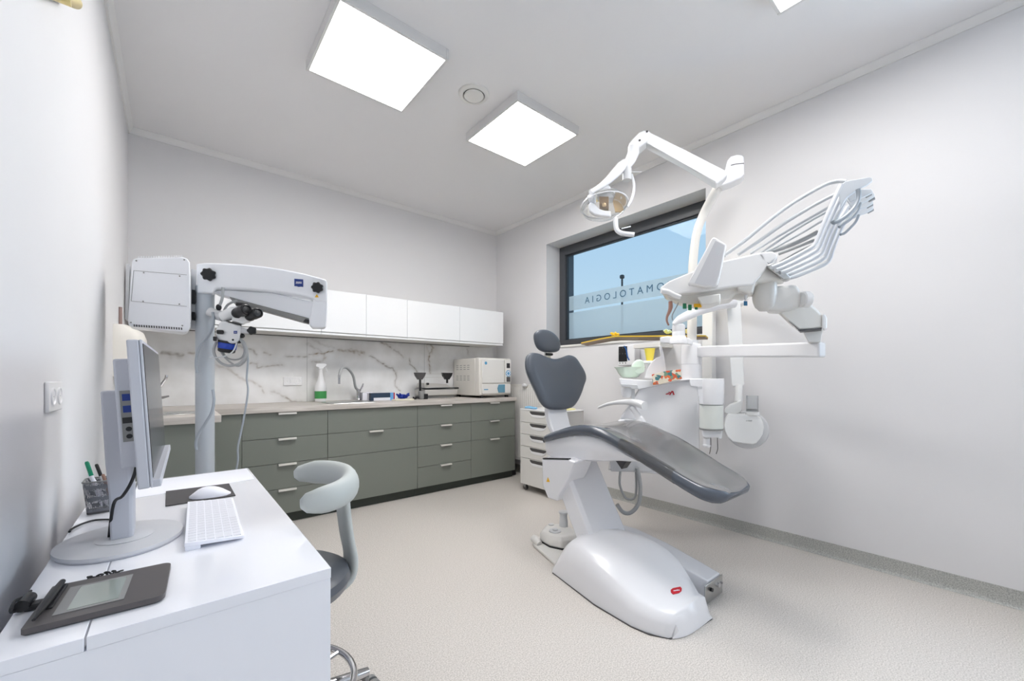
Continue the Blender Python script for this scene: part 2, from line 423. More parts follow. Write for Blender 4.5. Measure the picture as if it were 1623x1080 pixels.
# brass spotlight high on the left wall
p1 = oX(80, -6, XL + 0.0); e = oD(117, 2, 1.20)
b0 = oD(78, -16, 1.0)
t = thing('wall_spotlight', 'brass cylindrical wall spotlight at the top left edge of the photo', 'wall light', (XL, b0.y, b0.z))
dirv = (e - b0).normalized()
obj('lamp_cylinder', MB().lathe(b0, [(0.002, 0), (0.017, 0.0), (0.018, 0.004), (0.018, (e - b0).length), (0.016, (e - b0).length), (0.0155, (e - b0).length - 0.006), (0.002, (e - b0).length - 0.008)], 28, dirv), BRASS, t)
obj('wall_mount', MB().cyl((XL + 0.001, b0.y + 0.05, b0.z + 0.02), (b0.x + 0.03, b0.y + 0.05, b0.z + 0.02), 0.009), BRASS, t)
obj('lens', MB().lathe(e - dirv * 0.009, [(0.002, 0.003), (0.015, 0.003), (0.015, 0.005), (0.002, 0.005)], 28, dirv), CLEAR, t)

# double socket on the left wall
def socket(label, c, u, n, s=0.082, gap=0.0):
    """c centre, u along, n normal"""
    c = Vector(c); u = Vector(u); n = Vector(n)
    t = thing('double_power_socket', label, 'power socket', c)
    m = MB(); M_ = Matrix((u, n, UP)).transposed().to_4x4(); M_.translation = c; m.xf = M_
    m.box((-s, 0, -s / 2), (s, 0.009, s / 2)); obj('cover_plate', m, WHITE, t, bev=0.004)
    for k in (-0.5, 0.5):
        ctr = c + u * (k * s * 0.98)
        obj('socket_insert', MB().lathe(ctr, [(0.024, 0.008), (0.0245, 0.0125), (0.021, 0.0125), (0.0195, 0.0100), (0.001, 0.0098)], 24, n), WHITE, t)
        a = MB()
        for q in (-0.009, 0.009): a.cyl(ctr + u * q + n * 0.0092, ctr + u * q + n * 0.0102, 0.0017, n=8)
        obj('contact_hole', a, MIDGREY, t)
    return t
c = (oX(62, 630, XL) + oX(97, 632, XL)) / 2
socket('white double wall socket on the left wall beside the monitor', (XL, c.y, 1.078), (0, 1, 0), (1, 0, 0))

# outside: tall lamp post seen through the glass
lp = oD(986, 439, 26.0)
t = thing('street_lamp', 'distant dark lamp post seen through the window', 'street lamp', (lp.x, lp.y, 0))
obj('pole', MB().cyl((lp.x, lp.y, 0), (lp.x, lp.y, lp.z - 0.15), 0.07, 0.06, 10), DKGREY, t)
obj('lamp_head', MB().cbox((lp.x, lp.y, lp.z), (0.26, 0.26, 0.26)), DKGREY, t, bev=0.08)
# ================================================================ base cabinets along the back wall
YD, YC = 3.523, 4.125          # drawer face plane, back
ZK, ZT, WT = 0.08, 0.862, 0.905
def lip_handle(xc, z, parent, w=0.125):
    m = MB(); y = YD
    m.box((xc - w / 2, y - 0.020, z - 0.002), (xc + w / 2, y + 0.012, z + 0.0015))
    m.box((xc - w / 2, y - 0.022, z - 0.013), (xc + w / 2, y - 0.018, z + 0.0015))
    obj('handle', m, HANDLE, parent, bev=0.0012)
def base_cabinet(x0, x1, splits, handles, label):
    """splits: fractions of drawer heights from the top"""
    t = thing('base_cabinet', label, 'cabinet', ((x0 + x1) / 2, (YD + YC) / 2, 0), 'grey green base cabinets')
    obj('body', MB().box((x0 + 0.001, YD + 0.021, ZK), (x1 - 0.001, YC, ZT)), CARC, t, smooth=False)
    obj('plinth', MB().box((x0 + 0.001, YD + 0.05, 0.0), (x1 - 0.001, YD + 0.066, ZK)), KICK, t, smooth=False)
    z = ZT
    for s, hd in zip(splits, handles):
        h = s * (ZT - ZK); g = 0.0016
        d = obj('drawer', MB().box((x0 + g, YD, z - h + g), (x1 - g, YD + 0.019, z - g)), GREEN, t, bev=0.0008, seg=1)
        if hd: lip_handle((x0 + x1) / 2, z - 0.004, d)
        z -= h
    return t
base_cabinet(0.385, 0.974, [.25] * 4, [1] * 4, 'grey green base cabinet of four drawers, nearest the microscope pole')
base_cabinet(0.974, 1.775, [.25, .25, .5], [0, 1, 0], 'widest grey green base cabinet under the sink, with one handle')
base_cabinet(1.775, 2.383, [.25] * 4, [1] * 4, 'grey green base cabinet of four drawers, second from the right end')
base_cabinet(2.383, 2.980, [.25, .25, .5], [1, 1, 1], 'grey green base cabinet under the steriliser, at the right end of the row')
# corner and side return
t = thing('corner_cabinet', 'plain grey green corner cabinet at the left end, behind the monitor', 'cabinet', (0, 3.5, 0))
obj('body', MB().box((XL + 0.002, 3.0, ZK), (0.18, YC, ZT)), CARC, t, smooth=False)
obj('end_panel', MB().box((XL + 0.002, 2.981, ZK), (0.198, 2.999, ZT)), GREEN, t, bev=0.0008, seg=1)
obj('door', MB().box((0.181, 3.001, ZK), (0.199, 3.515, ZT - 0.001)), GREEN, t, bev=0.0008, seg=1)
obj('filler_panel', MB().box((0.2, YD, ZK), (0.384, YD + 0.018, ZT)), GREEN, t, bev=0.0008, seg=1)
obj('plinth', MB().box((XL + 0.002, 3.03, 0), (0.15, 3.046, ZK)).box((0.15, 3.03, 0), (0.166, YD + 0.05, ZK)).box((0.166, YD + 0.05, 0), (0.384, YD + 0.066, ZK)), KICK, t, smooth=False)
# worktop (one L shaped run)
WOOD = mat('worktop_laminate', srgb(196, 190, 184), 0.45)
def streak(m, sc_=(2.0, 2.0, 60.0), a=srgb(178, 171, 164), b=srgb(212, 206, 200), rot=0):
    nt = m.node_tree; L = nt.links.new; bs = nt.nodes['Principled BSDF']; tc = nt.nodes.new('ShaderNodeTexCoord')
    mp = nt.nodes.new('ShaderNodeMapping'); mp.inputs['Scale'].default_value = sc_
    n = nt.nodes.new('ShaderNodeTexNoise'); n.inputs['Scale'].default_value = 1.0; n.inputs['Detail'].default_value = 6; n.inputs['Distortion'].default_value = 0.6
    r = nt.nodes.new('ShaderNodeValToRGB'); r.color_ramp.elements[0].position = .35; r.color_ramp.elements[1].position = .68
    r.color_ramp.elements[0].color = (*a, 1); r.color_ramp.elements[1].color = (*b, 1)
    L(tc.outputs['Object'], mp.inputs[0]); L(mp.outputs[0], n.inputs['Vector']); L(n.outputs['Fac'], r.inputs[0]); L(r.outputs[0], bs.inputs['Base Color'])
streak(WOOD, (2.5, 45, 45))
m = MB()
L_pts = [(XL + 0.002, 2.957), (0.222, 2.957), (0.222, 3.500), (2.985, 3.500), (2.985, YB - 0.002), (XL + 0.002, YB - 0.002)]
m.prism([(x, y, ZT + 0.002) for x, y in L_pts], (0, 0, WT - ZT - 0.002))
tag(obj('worktop', m, WOOD, bev=0.0015), 'L shaped pale wood grain worktop running along the back wall', 'worktop')

# ---------------------------------------------------------------- marble splashback with real veins (pattern of the stone)
BX0, BX1, BZ0, BZ1, BY = XL + 0.002, 3.12, WT + 0.001, 1.50, 4.118
def pv(*q): 
    r = oY(q[0], q[1], BY); return (r.x, r.z)
def z3(pts, x0, y0, s): return [(x0 + a / s, y0 + b / s) for a, b in pts]
VEINS = []   # (points px, width m, darkness, warm)
def vein(pts, w, d, warm=0.5): VEINS.append(([pv(*p) for p in pts], w * 1.45, min(.95, d * 1.25), warm))
vein(z3([(475, 435), (530, 425), (590, 430), (640, 405), (690, 400)], 430, 500, 7.057), .006, .75, .9)
vein(z3([(415, 440), (480, 437)], 430, 500, 7.057), .004, .4, .4)
vein(z3([(590, 430), (600, 470), (570, 510), (520, 525), (465, 520)], 430, 500, 7.057), .010, .38, .9)
vein(z3([(760, 390), (820, 398), (870, 400), (940, 400), (990, 410), (1030, 420)], 430, 500, 7.057), .014, .5, .8)
vein(z3([(890, 380), (930, 420), (990, 440)], 430, 500, 7.057), .012, .35, .9)
vein(z3([(1105, 455), (1150, 475), (1200, 520), (1250, 545), (1310, 585), (1360, 595), (1390, 640), (1402, 690)], 430, 500, 7.057), .0055, .7, .4)
vein([(628.5, 597), (626, 607), (627, 613), (634, 620)], .005, .45, .5)
vein(z3([(1225, 300), (1290, 330), (1345, 365)], 430, 500, 7.057), .008, .6, .5)
vein(z3([(1370, 385), (1440, 430), (1480, 470)], 430, 500, 7.057), .009, .4, .4)
vein([(649, 569), (650, 577), (656, 583), (661, 590)], .0045, .7, .4)
vein([(675, 545), (684, 548), (686, 553), (681, 562), (679, 570), (681, 580), (682, 592)], .007, .65, .8)
vein([(684, 545), (687, 552), (683, 560)], .012, .35, .95)
vein([(676, 550), (680, 560), (678, 572)], .014, .22, .9)
vein([(741, 553), (742, 562)], .006, .4, .5)
vein(z3([(110, 245), (180, 255), (250, 262), (300, 265)], 240, 520, 6.242), .014, .6, .4)
vein(z3([(95, 260), (150, 262), (220, 280), (300, 290)], 240, 520, 6.242), .022, .22, .4)
vein(z3([(370, 245), (440, 250)], 240, 520, 6.242), .008, .5, .7)
vein(z3([(860, 175), (900, 190), (960, 208), (1010, 220), (1035, 265)], 240, 520, 6.242), .007, .55, .4)
vein(z3([(1120, 240), (1180, 268)], 240, 520, 6.242), .010, .35, .7)
vein(z3([(1330, 282), (1400, 288), (1480, 282), (1540, 285)], 240, 520, 6.242), .006, .5, .5)
vein(z3([(980, 350), (1040, 360), (1045, 395), (1100, 385), (1180, 378), (1240, 370), (1300, 372)], 240, 520, 6.242), .006, .45, .7)
vein(z3([(640, 370), (690, 390), (760, 400), (800, 440), (860, 485), (930, 520), (980, 520), (1040, 555), (1090, 590), (1110, 640)], 240, 520, 6.242), .009, .32, .8)
vein(z3([(1330, 690), (1370, 715), (1420, 730), (1480, 735)], 240, 520, 6.242), .006, .65, .6)
vein(z3([(1190, 630), (1260, 650), (1340, 690)], 240, 520, 6.242), .009, .28, .6)
vein(z3([(1590, 730), (1640, 700)], 240, 520, 6.242), .006, .4, .6)
vein([(487, 545), (500, 552), (512, 560)], .010, .3, .4)
vein([(495, 538), (510, 546), (530, 552)], .012, .22, .5)
def seg_dist(px, pz, a, b):
    dx, dz = b[0] - a[0], b[1] - a[1]; L2 = dx * dx + dz * dz
    t = max(0, min(1, ((px - a[0]) * dx + (pz - a[1]) * dz) / L2)) if L2 > 0 else 0
    return math.hypot(px - a[0] - t * dx, pz - a[1] - t * dz), t
bm = bmesh.new(); NX, NZ = 620, 110
cl = bm.verts.layers.float_color.new('vein')
base = [(-x,) for x in range(0)]
grid = []
# smudge field, evaluated only near the veins
cols = [[[0.0, 0.0] for _ in range(NX + 1)] for _ in range(NZ + 1)]
sx, sz = (BX1 - BX0) / NX, (BZ1 - BZ0) / NZ
for pts, w_, dk, warm in VEINS:
    P = pts
    for a, b in zip(P, P[1:]):
        R = w_ * 2.6 + 0.012
        i0, i1 = int((min(a[0], b[0]) - R - BX0) / sx), int((max(a[0], b[0]) + R - BX0) / sx) + 1
        k0, k1 = int((min(a[1], b[1]) - R - BZ0) / sz), int((max(a[1], b[1]) + R - BZ0) / sz) + 1
        for k in range(max(0, k0), min(NZ, k1) + 1):
            for i in range(max(0, i0), min(NX, i1) + 1):
                x, z = BX0 + i * sx, BZ0 + k * sz
                n = noise.noise(Vector((x * 28, z * 28, 3))) * 0.012 + noise.noise(Vector((x * 90, z * 90, 9))) * 0.004
                n2 = noise.noise(Vector((x * 30 + 7, z * 30, 11))) * 0.010
                d, _ = seg_dist(x + n, z + n2, a, b)
                v = dk * math.exp(-(d / w_) ** 2 * 1.3) * (0.75 + 0.6 * noise.noise(Vector((x * 40, z * 40, 21))))
                v = max(v, 0.24 * dk * math.exp(-(d / (w_ * 2.4)) ** 2))
                if v > cols[k][i][0]: cols[k][i] = [v, warm]
for k in range(NZ + 1):
    row = []
    for i in range(NX + 1):
        v = bm.verts.new((BX0 + i * sx, BY, BZ0 + k * sz)); c, wm = cols[k][i]; v[cl] = (c, wm, 0, 1); row.append(v)
    grid.append(row)
for k in range(NZ):
    for i in range(NX): bm.faces.new((grid[k][i], grid[k][i + 1], grid[k + 1][i + 1], grid[k + 1][i]))
m_ = MB(); m_.bm.free(); m_.bm = bm
m_.box((BX0, BY + 0.0004, BZ0), (BX1, YB - 0.0005, BZ1))
for xj in (0.958, 0.958 + 1.2):     # tile joints
    pass
MARB = bpy.data.materials.new('white_marble_tile'); MARB.use_nodes = True; nt = MARB.node_tree; L = nt.links.new; bs = nt.nodes['Principled BSDF']
at = nt.nodes.new('ShaderNodeAttribute'); at.attribute_name = 'vein'; sp = nt.nodes.new('ShaderNodeSeparateColor'); L(at.outputs['Color'], sp.inputs[0])
mw = nt.nodes.new('ShaderNodeMixRGB'); mw.inputs[1].default_value = (*srgb(96, 94, 90), 1); mw.inputs[2].default_value = (*srgb(140, 116, 84), 1); L(sp.outputs['Green'], mw.inputs[0])
tcn = nt.nodes.new('ShaderNodeTexCoord'); nn = nt.nodes.new('ShaderNodeTexNoise'); nn.inputs['Scale'].default_value = 3.0; nn.inputs['Detail'].default_value = 5; L(tcn.outputs['Object'], nn.inputs['Vector'])
rr = nt.nodes.new('ShaderNodeValToRGB'); rr.color_ramp.elements[0].color = (*srgb(220, 219, 217), 1); rr.color_ramp.elements[1].color = (*srgb(238, 238, 238), 1); rr.color_ramp.elements[0].position = .35; rr.color_ramp.elements[1].position = .6
L(nn.outputs['Fac'], rr.inputs[0])
mm = nt.nodes.new('ShaderNodeMixRGB'); L(sp.outputs['Red'], mm.inputs[0]); L(rr.outputs[0], mm.inputs[1]); L(mw.outputs[0], mm.inputs[2]); L(mm.outputs[0], bs.inputs['Base Color'])
bs.inputs['Roughness'].default_value = 0.22; bs.inputs['Specular IOR Level'].default_value = 0.5
s_ = obj('splashback', m_, MARB, smooth=False)
tag(s_, 'white marble effect splashback with grey brown veins above the worktop', 'splashback')
W[s_] = s_.location.copy()
for xj in (0.958, 2.158): obj('tile_joint', MB().box((xj - 0.0011, BY - 0.0006, BZ0), (xj + 0.0011, BY + 0.0002, BZ1)), MIDGREY, s_, smooth=False)

# ---------------------------------------------------------------- wall cabinets
UY = 3.770
xs = [-0.21, 0.39, 0.99, 1.381, 1.789, 2.401, 3.007]
names = ['white gloss wall cabinet furthest left, above the left corner, mostly hidden by the microscope',
         'white gloss wall cabinet directly behind the microscope eyepieces',
         'narrow white gloss wall cabinet just right of the microscope arm tip',
         'narrow white gloss wall cabinet above the tap and sink',
         'wide white gloss wall cabinet, second from the right end',
         'wide white gloss wall cabinet at the right end, next to the room corner']
for i in range(6):
    a, b = xs[i], xs[i + 1]
    t = thing('wall_cabinet', names[i], 'cabinet', ((a + b) / 2, UY, 1.49), 'white gloss wall cabinets')
    obj('body', MB().box((a + 0.0008, UY + 0.02, 1.503), (b - 0.0008, YB - 0.001, 1.897)), WHITE2, t, smooth=False)
    obj('door', MB().box((a + 0.001, UY, 1.527), (b - 0.001, UY + 0.018, 1.897)), LACQ_DOOR, t, bev=0.0015)
    obj('grip_rail', MB().box((a + 0.0012, UY + 0.006, 1.503), (b - 0.0012, UY + 0.019, 1.520)), LACQ_DOOR, t, bev=0.001)
t = obj('cable_channel', MB().box((0.05, YB - 0.029, 1.4975), (2.75, YB - 0.0115, 1.5029)), DKGREY, smooth=False)
tag(t, 'thin dark strip under the wall cabinets along the splashback', 'light strip')

# socket on splashback
socket('white double wall socket on the marble splashback left of the spray bottle', (0.838, BY - 0.0006, 1.094), (1, 0, 0), (0, -1, 0), 0.077)

# ---------------------------------------------------------------- sinks and taps
def basin(cx, cy, r1, r2, label, drain=None):
    t = thing('sink', label, 'sink', (cx, cy, WT))
    n = 40; R = []
    def ring(a, b, z): return [(cx + a * math.cos(2 * PI * k / n), cy + b * math.sin(2 * PI * k / n), z) for k in range(n)]
    m = MB(); m.loft([ring(r1 + .012, r2 + .012, WT + 0.0005), ring(r1 + .010, r2 + .010, WT + 0.003), ring(r1, r2, WT + 0.003), ring(r1 - .008, r2 - .008, WT + 0.0015), ring(r1 - .03, r2 - .03, WT + 0.001), ring(r1 * .3, r2 * .3, WT + 0.0008)])
    obj('bowl', m, STEEL, t)
    obj('drain', MB().lathe((cx, cy, WT), [(0.002, 0.001), (0.034, 0.001), (0.034, 0.003), (0.028, 0.0035), (0.002, 0.0015)], 24), CHROME, t)
    return t
def sink_rect(x0, x1, y0, y1, label):
    t = thing('sink', label, 'sink', ((x0 + x1) / 2, (y0 + y1) / 2, WT))
    m = MB(); r = 0.03
    def rr_(a, z, rad):
        pts = []; 
        for cx, cy, s in ((x1 - a - rad, y1 - a - rad, 0), (x0 + a + rad, y1 - a - rad, 90), (x0 + a + rad, y0 + a + rad, 180), (x1 - a - rad, y0 + a + rad, 270)):
            for k in range(7):
                g = math.radians(s + k * 15); pts.append((cx + rad * math.cos(g), cy + rad * math.sin(g), z))
        return pts
    m.loft([rr_(0, WT + .0005, .03), rr_(0.002, WT + .004, .03), rr_(0.012, WT + .004, .03), rr_(0.016, WT + .002, .03), rr_(0.06, WT + 0.0015, .05)])
    obj('rim', m, STEEL, t)
    obj('bowl', MB().lathe(((x0 + x1) / 2 - .07, (y0 + y1) / 2, WT), [(0.15, 0.0045), (0.146, 0.0055), (0.14, 0.0045), (0.09, 0.003), (0.03, 0.0026), (0.002, 0.0026)], 36), STEEL, t)
    return t
sink_rect(1.02, 1.42, 3.58, 3.94, 'stainless steel inset sink in the worktop below the curved tap')
basin(0.0, 3.30, 0.14, 0.14, 'small round stainless sink in the left worktop return, beside the pole')
def tap(path, r, body, label, lever, nozzle=None):
    b = Vector(body)
    t = thing('tap', label, 'tap', b)
    obj('base', MB().lathe(b, [(0.024, 0), (0.026, 0.004), (0.022, 0.008), (0.019, 0.02), (0.019, 0.085), (0.021, 0.088), (0.02, 0.105), (0.012, 0.11)], 24), CHROME, t)
    obj('spout', MB().tube(smooth_pts(path, 8), r, 14), HOSE if nozzle else CHROME, t)
    obj('lever', MB().tube(lever, [0.009, 0.008, 0.005], 12), CHROME, t)
    if nozzle: obj('nozzle', MB().cyl(nozzle[0], nozzle[1], 0.011, 0.0095, 16), CHROME, t, label='chrome spout tip')
tb = Vector((1.40, 4.03, WT))
sp_ = [oY(563.5, 614, 4.0), oY(560, 597, 3.97), oY(553, 586, 3.92), oY(546, 582.5, 3.88), oY(540, 587, 3.82), oY(537.5, 599, 3.80)]
tap([tb + Vector((0, 0, .10))] + sp_, 0.012, tb, 'chrome tap with grey flexible swan neck spout over the sink', [tb + Vector((.01, 0, .08)), tb + Vector((0.035, -.01, .14)), tb + Vector((.04, -.015, .165))], (sp_[-1] + Vector((0, 0, .02)), oY(537.5, 609, 3.80)))
tb = Vector((-0.10, 3.44, WT))
tap([tb + Vector((0, 0, .10)), oY(252, 615, 3.42), oY(258, 607, 3.41), oY(263, 600, 3.40), oY(264, 595, 3.40)], 0.008, tb, 'tap with a thin curved spout at the small left sink, mostly behind the monitor', [oY(246, 631, 3.42), oY(258, 630.5, 3.40), oY(268, 628, 3.39)])

# ---------------------------------------------------------------- things on the worktop
# spray bottle
c = Vector((1.05, 4.02, WT))
t = thing('spray_bottle', 'white spray bottle with a green label beside the sink', 'spray bottle', c)
obj('bottle', MB().lathe(c, [(0.002, 0), (0.046, 0.001), (0.05, 0.012), (0.05, 0.135), (0.045, 0.155), (0.030, 0.195), (0.020, 0.240), (0.016, 0.275), (0.016, 0.30)], 28), WHITE, t)
obj('label_sticker', MB().lathe(c, [(0.0503, 0.030), (0.0508, 0.030), (0.0508, 0.098), (0.0503, 0.098)], 28), GREENP, t)
obj('spray_head', MB().loft([[Vector(c) + Vector((x, y, z)) for x, y in ((-w0, -.013), (w1, -.013), (w1, .013), (-w0, .013))] for w0, w1, z in ((.018, .018, .30), (.02, .03, .318), (.046, .045, .326), (.043, .05, .345), (.03, .03, .352))]), WHITE, t, bev=0.004)
obj('trigger', MB().tube([c + Vector((.034, 0, .322)), c + Vector((.05, 0, .30)), c + Vector((.056, 0, .275))], [.006, .005, .004], 8), WHITE, t)
# boxes and gloves right of the tap
def cbox_thing(name, label, cat, c, sz, m, rot=0, bev=0.002, group=None):
    mb_ = MB(Matrix.Translation(c) @ Matrix.Rotation(rot, 4, 'Z')); mb_.box((-sz[0] / 2, -sz[1] / 2, 0), (sz[0] / 2, sz[1] / 2, sz[2]))
    o = obj(name, mb_, m, bev=bev, loc=c); return tag(o, label, cat, group)
c = Vector((1.475, 4.03, WT)); cbox_thing('cardboard_box', 'plain white box standing just right of the chrome tap', 'box', c, (0.10, 0.08, 0.075), PAPER)
c = Vector((1.575, 3.885, WT))
t = thing('glove_box', 'long white box with navy and red ends on the worktop', 'box', c)
obj('carton', MB().box((c.x - .125, c.y - .05, WT), (c.x + .125, c.y + .05, WT + .072)), PAPER, t, bev=.002)
obj('navy_panel', MB().box((c.x - .126, c.y - .0512, WT + .028), (c.x + .065, c.y + .0, WT + .0732)).box((c.x - .1262, c.y - .0512, WT), (c.x - .10, c.y, WT + .028)), mat('box_navy', srgb(44, 62, 84), 0.5), t, smooth=False, label='dark navy printed panel')
obj('blue_stripe', MB().box((c.x + .065, c.y - .0514, WT + .0005), (c.x + .098, c.y + .0, WT + .0734)), mat('box_light_blue', srgb(110, 170, 225), 0.5), t, smooth=False)
obj('red_stripe', MB().box((c.x + .098, c.y - .0514, WT + .0005), (c.x + .112, c.y + .0, WT + .0734)), mat('box_red', srgb(180, 40, 60), 0.5), t, smooth=False)
cbox_thing('notepad', 'flat cream pad lying in front of the blue gloves', 'notepad', Vector((1.72, 3.72, WT)), (.20, .08, .014), mat('cream_card', srgb(232, 228, 208), .6), 0.1)
def blob(name, label, cat, c, r, m, n=5, seed=1, sc=(1, .8, .5), grp=None):
    rnd = random.Random(seed); mb_ = MB()
    mb_.ball(c + Vector((0, 0, r * sc[2] * .70)), r * .7, 18, sc)
    for i in range(n):
        a = rnd.uniform(0, 2 * PI); q = c + Vector((math.cos(a) * r * .7, math.sin(a) * r * .5, r * .35)); e_ = q + Vector((math.cos(a) * r * .7, math.sin(a) * r * .4, r * sc[2] * rnd.uniform(-.1, 1.3)))
        mb_.tube([q, (q + e_) / 2 + Vector((0, 0, r * .2)), e_], [r * .26, r * .22, r * .14], 8)
    o = obj(name, mb_, m, loc=c); return tag(o, label, cat, grp)
blob('rubber_glove', 'crumpled blue rubber gloves on the worktop beside the box', 'gloves', Vector((1.80, 3.90, WT)), .052, BLUECUFF, 12, 3, (1.1, .8, .75))
blob('black_mask', 'small crumpled black and white item right of the blue gloves', 'pouch', Vector((1.885, 3.80, WT)), .030, BLACKM, 6, 5)
c = Vector((1.965, 3.80, WT))
t = thing('clamp_stand', 'low black block with a dull metal bracket in front of the pouch sealer', 'clamp stand', c)
obj('base_block', MB().box((c.x - .0, c.y - .03, WT), (c.x + .055, c.y + .03, WT + .055)), BLACK, t, bev=.006)
obj('bracket', MB().box((c.x - .035, c.y - .03, WT), (c.x + .015, c.y + .03, WT + .085)), MIDGREY, t, bev=.01)
# pouch sealer
c = Vector((2.21, 3.99, WT))
t = thing('pouch_sealer', 'silver pouch sealing machine with two black bowls on stalks left of the steriliser', 'sealing machine', c)
mb_ = MB(); 
mb_.loft([[(c.x - .17, c.y - .12, WT + .03), (c.x + .22, c.y - .12, WT + .03), (c.x + .22, c.y + .12, WT + .03), (c.x - .17, c.y + .12, WT + .03)],
          [(c.x - .18, c.y - .12, WT + .095), (c.x + .23, c.y - .12, WT + .095), (c.x + .23, c.y + .12, WT + .10), (c.x - .18, c.y + .12, WT + .10)]])
obj('housing', mb_, SATIN, t, bev=.008)
obj('feet', MB().box((c.x - .15, c.y - .1, WT), (c.x + .2, c.y + .1, WT + .03)), MIDGREY, t)
obj('sealing_slot', MB().box((c.x - .19, c.y - .125, WT + .10), (c.x + .19, c.y - .08, WT + .112)), BLACK, t, bev=.002)
obj('top_cover', MB().loft([[(c.x - .17, c.y - .12, WT + .113), (c.x + .14, c.y - .12, WT + .113), (c.x + .14, c.y + .10, WT + .113), (c.x - .17, c.y + .10, WT + .113)], [(c.x - .16, c.y - .06, WT + .165), (c.x + .13, c.y - .06, WT + .15), (c.x + .13, c.y + .09, WT + .15), (c.x - .16, c.y + .09, WT + .165)]]), SATIN, t, bev=.006)
obj('knob', MB().cyl((c.x - .14, c.y - .125, WT + .155), (c.x - .14, c.y - .10, WT + .155), .012), BLACK, t)
for dx, n_ in ((-.16, 0), (.14, 1)):
    zt = WT + .275; s = Vector((c.x + dx - (.03 if n_ == 0 else 0), c.y - .04, zt))
    st = obj('stalk', MB().cyl((s.x, s.y, WT + (.0 if n_ == 0 else .16)), (s.x, s.y, zt - .05), .012, n=12), BLACK, t)
    mb_ = MB(); mb_.prism([(s.x - .062, s.y - .02, zt), (s.x + .062, s.y - .02, zt), (s.x + .05, s.y - .02, zt - .035), (s.x + .02, s.y - .02, zt - .075), (s.x - .02, s.y - .02, zt - .075), (s.x - .05, s.y - .02, zt - .035)], (0, .05, 0))
    obj('bowl', mb_, DKGREY if n_ == 0 else BLACK, t, bev=.004)
mb_ = MB()
for zz in (.262, .225):
    for yy in (-.03, .0): mb_.tube([(c.x - .14, c.y + yy, WT + zz), (c.x + .12, c.y + yy, WT + zz)], .0025, 6)
obj('wire_rack', mb_, SATIN, t)
obj('handle_tip', MB().tube([(c.x + .19, c.y - .115, WT + .105), (c.x + .24, c.y - .115, WT + .105)], .008, 8), BLACK, t)

# steriliser (autoclave)
xa0, xa1, ya0, ya1, za0, za1 = 2.52, 2.955, 3.56, 4.09, WT + .025, 1.338
t = thing('autoclave', 'boxy white steam steriliser with blue keypad at the right end of the worktop', 'steriliser', ((xa0 + xa1) / 2, (ya0 + ya1) / 2, WT))
obj('casing', MB().box((xa0, ya0 + .09, za0), (xa1, ya1, za1)), BEIGE, t, bev=.008)
obj('front_bezel', MB().loft([[(xa0, y, z0_), (xa1, y, z0_), (xa1, y, z1_), (xa0, y, z1_)] for y, z0_, z1_ in ((ya0 + .088, za0, za1 + .004), (ya0 + .03, za0 + .002, za1 + .004), (ya0 + .012, za0 + .01, za1 - .004))]), BEIGE, t, bev=.008)
d_ = obj('door', MB().box((xa0 + .03, ya0 - .004, za0 + .135), (xa0 + .335, ya0 + .0115, za1 - .012)), WHITE2, t, bev=.008)
obj('logo', MB().lathe((xa0 + .075, ya0 - .0045, za1 - .055), [(0.001, 0), (.017, 0), (.017, .0006), (.001, .0006)], 20, (0, -1, 0)), LBLUE, d_)
obj('lower_panel', MB().box((xa0 + .03, ya0 - .004, za0 + .02), (xa1 - .012, ya0 + .0115, za0 + .128)), WHITE2, t, bev=.006)
obj('printer_flap', MB().prism([(xa0 + .245, ya0 - .005, za0 + .03), (xa0 + .335, ya0 - .005, za0 + .03), (xa0 + .335, ya0 - .005, za0 + .12), (xa0 + .245, ya0 - .005, za0 + .12), (xa0 + .23, ya0 - .005, za0 + .075)], (0, -.007, 0)), mat('flap_blue', srgb(96, 146, 170), .35), t, bev=.004)
obj('control_panel', MB().box((xa0 + .345, ya0 - .005, za0 + .138), (xa1 - .01, ya0 + .0115, za1 - .012)), WHITE2, t, bev=.005)
obj('display', MB().box((xa0 + .362, ya0 - .0065, za1 - .105), (xa1 - .025, ya0 - .0045, za1 - .05)), BLACK, t, bev=.001)
obj('keypad', MB().lathe((xa0 + .386, ya0 - .005, za1 - .165), [(0.001, 0), (.036, 0), (.036, .0015), (.034, .002), (.001, .002)], 32, (0, -1, 0)), LBLUE, t)
kb = MB()
for k in range(8):
    a = k * PI / 4; kb.cyl((xa0 + .386 + math.cos(a) * .023, ya0 - .0068, za1 - .165 + math.sin(a) * .023), (xa0 + .386 + math.cos(a) * .023, ya0 - .009, za1 - .165 + math.sin(a) * .023), .0068, n=12)
obj('key', kb, PAPER, t)
obj('printer_window', MB().box((xa0 + .36, ya0 - .0065, za0 + .148), (xa1 - .02, ya0 - .0045, za0 + .205)), DKGREY, t, bev=.001)
obj('logo_plate', MB().box((xa0 + .05, ya0 - .0052, za0 + .062), (xa0 + .105, ya0 - .0042, za0 + .073)), LBLUE, t, smooth=False)
for r_ in range(2):
    for cc in range(4):
        for q in range(3):
            y = ya0 + .20 + cc * .075; z = za0 + .33 - r_ * .12 - q * .022
            obj('vent_slot', MB().box((xa0 - .0008, y, z), (xa0 + .001, y + .045, z + .006)), MIDGREY, t, smooth=False)
for fx in (xa0 + .03, xa1 - .06):
    for fy in (ya0 + .02, ya1 - .06): obj('foot', MB().box((fx, fy, WT), (fx + .03, fy + .03, za0)), BLACK, t)

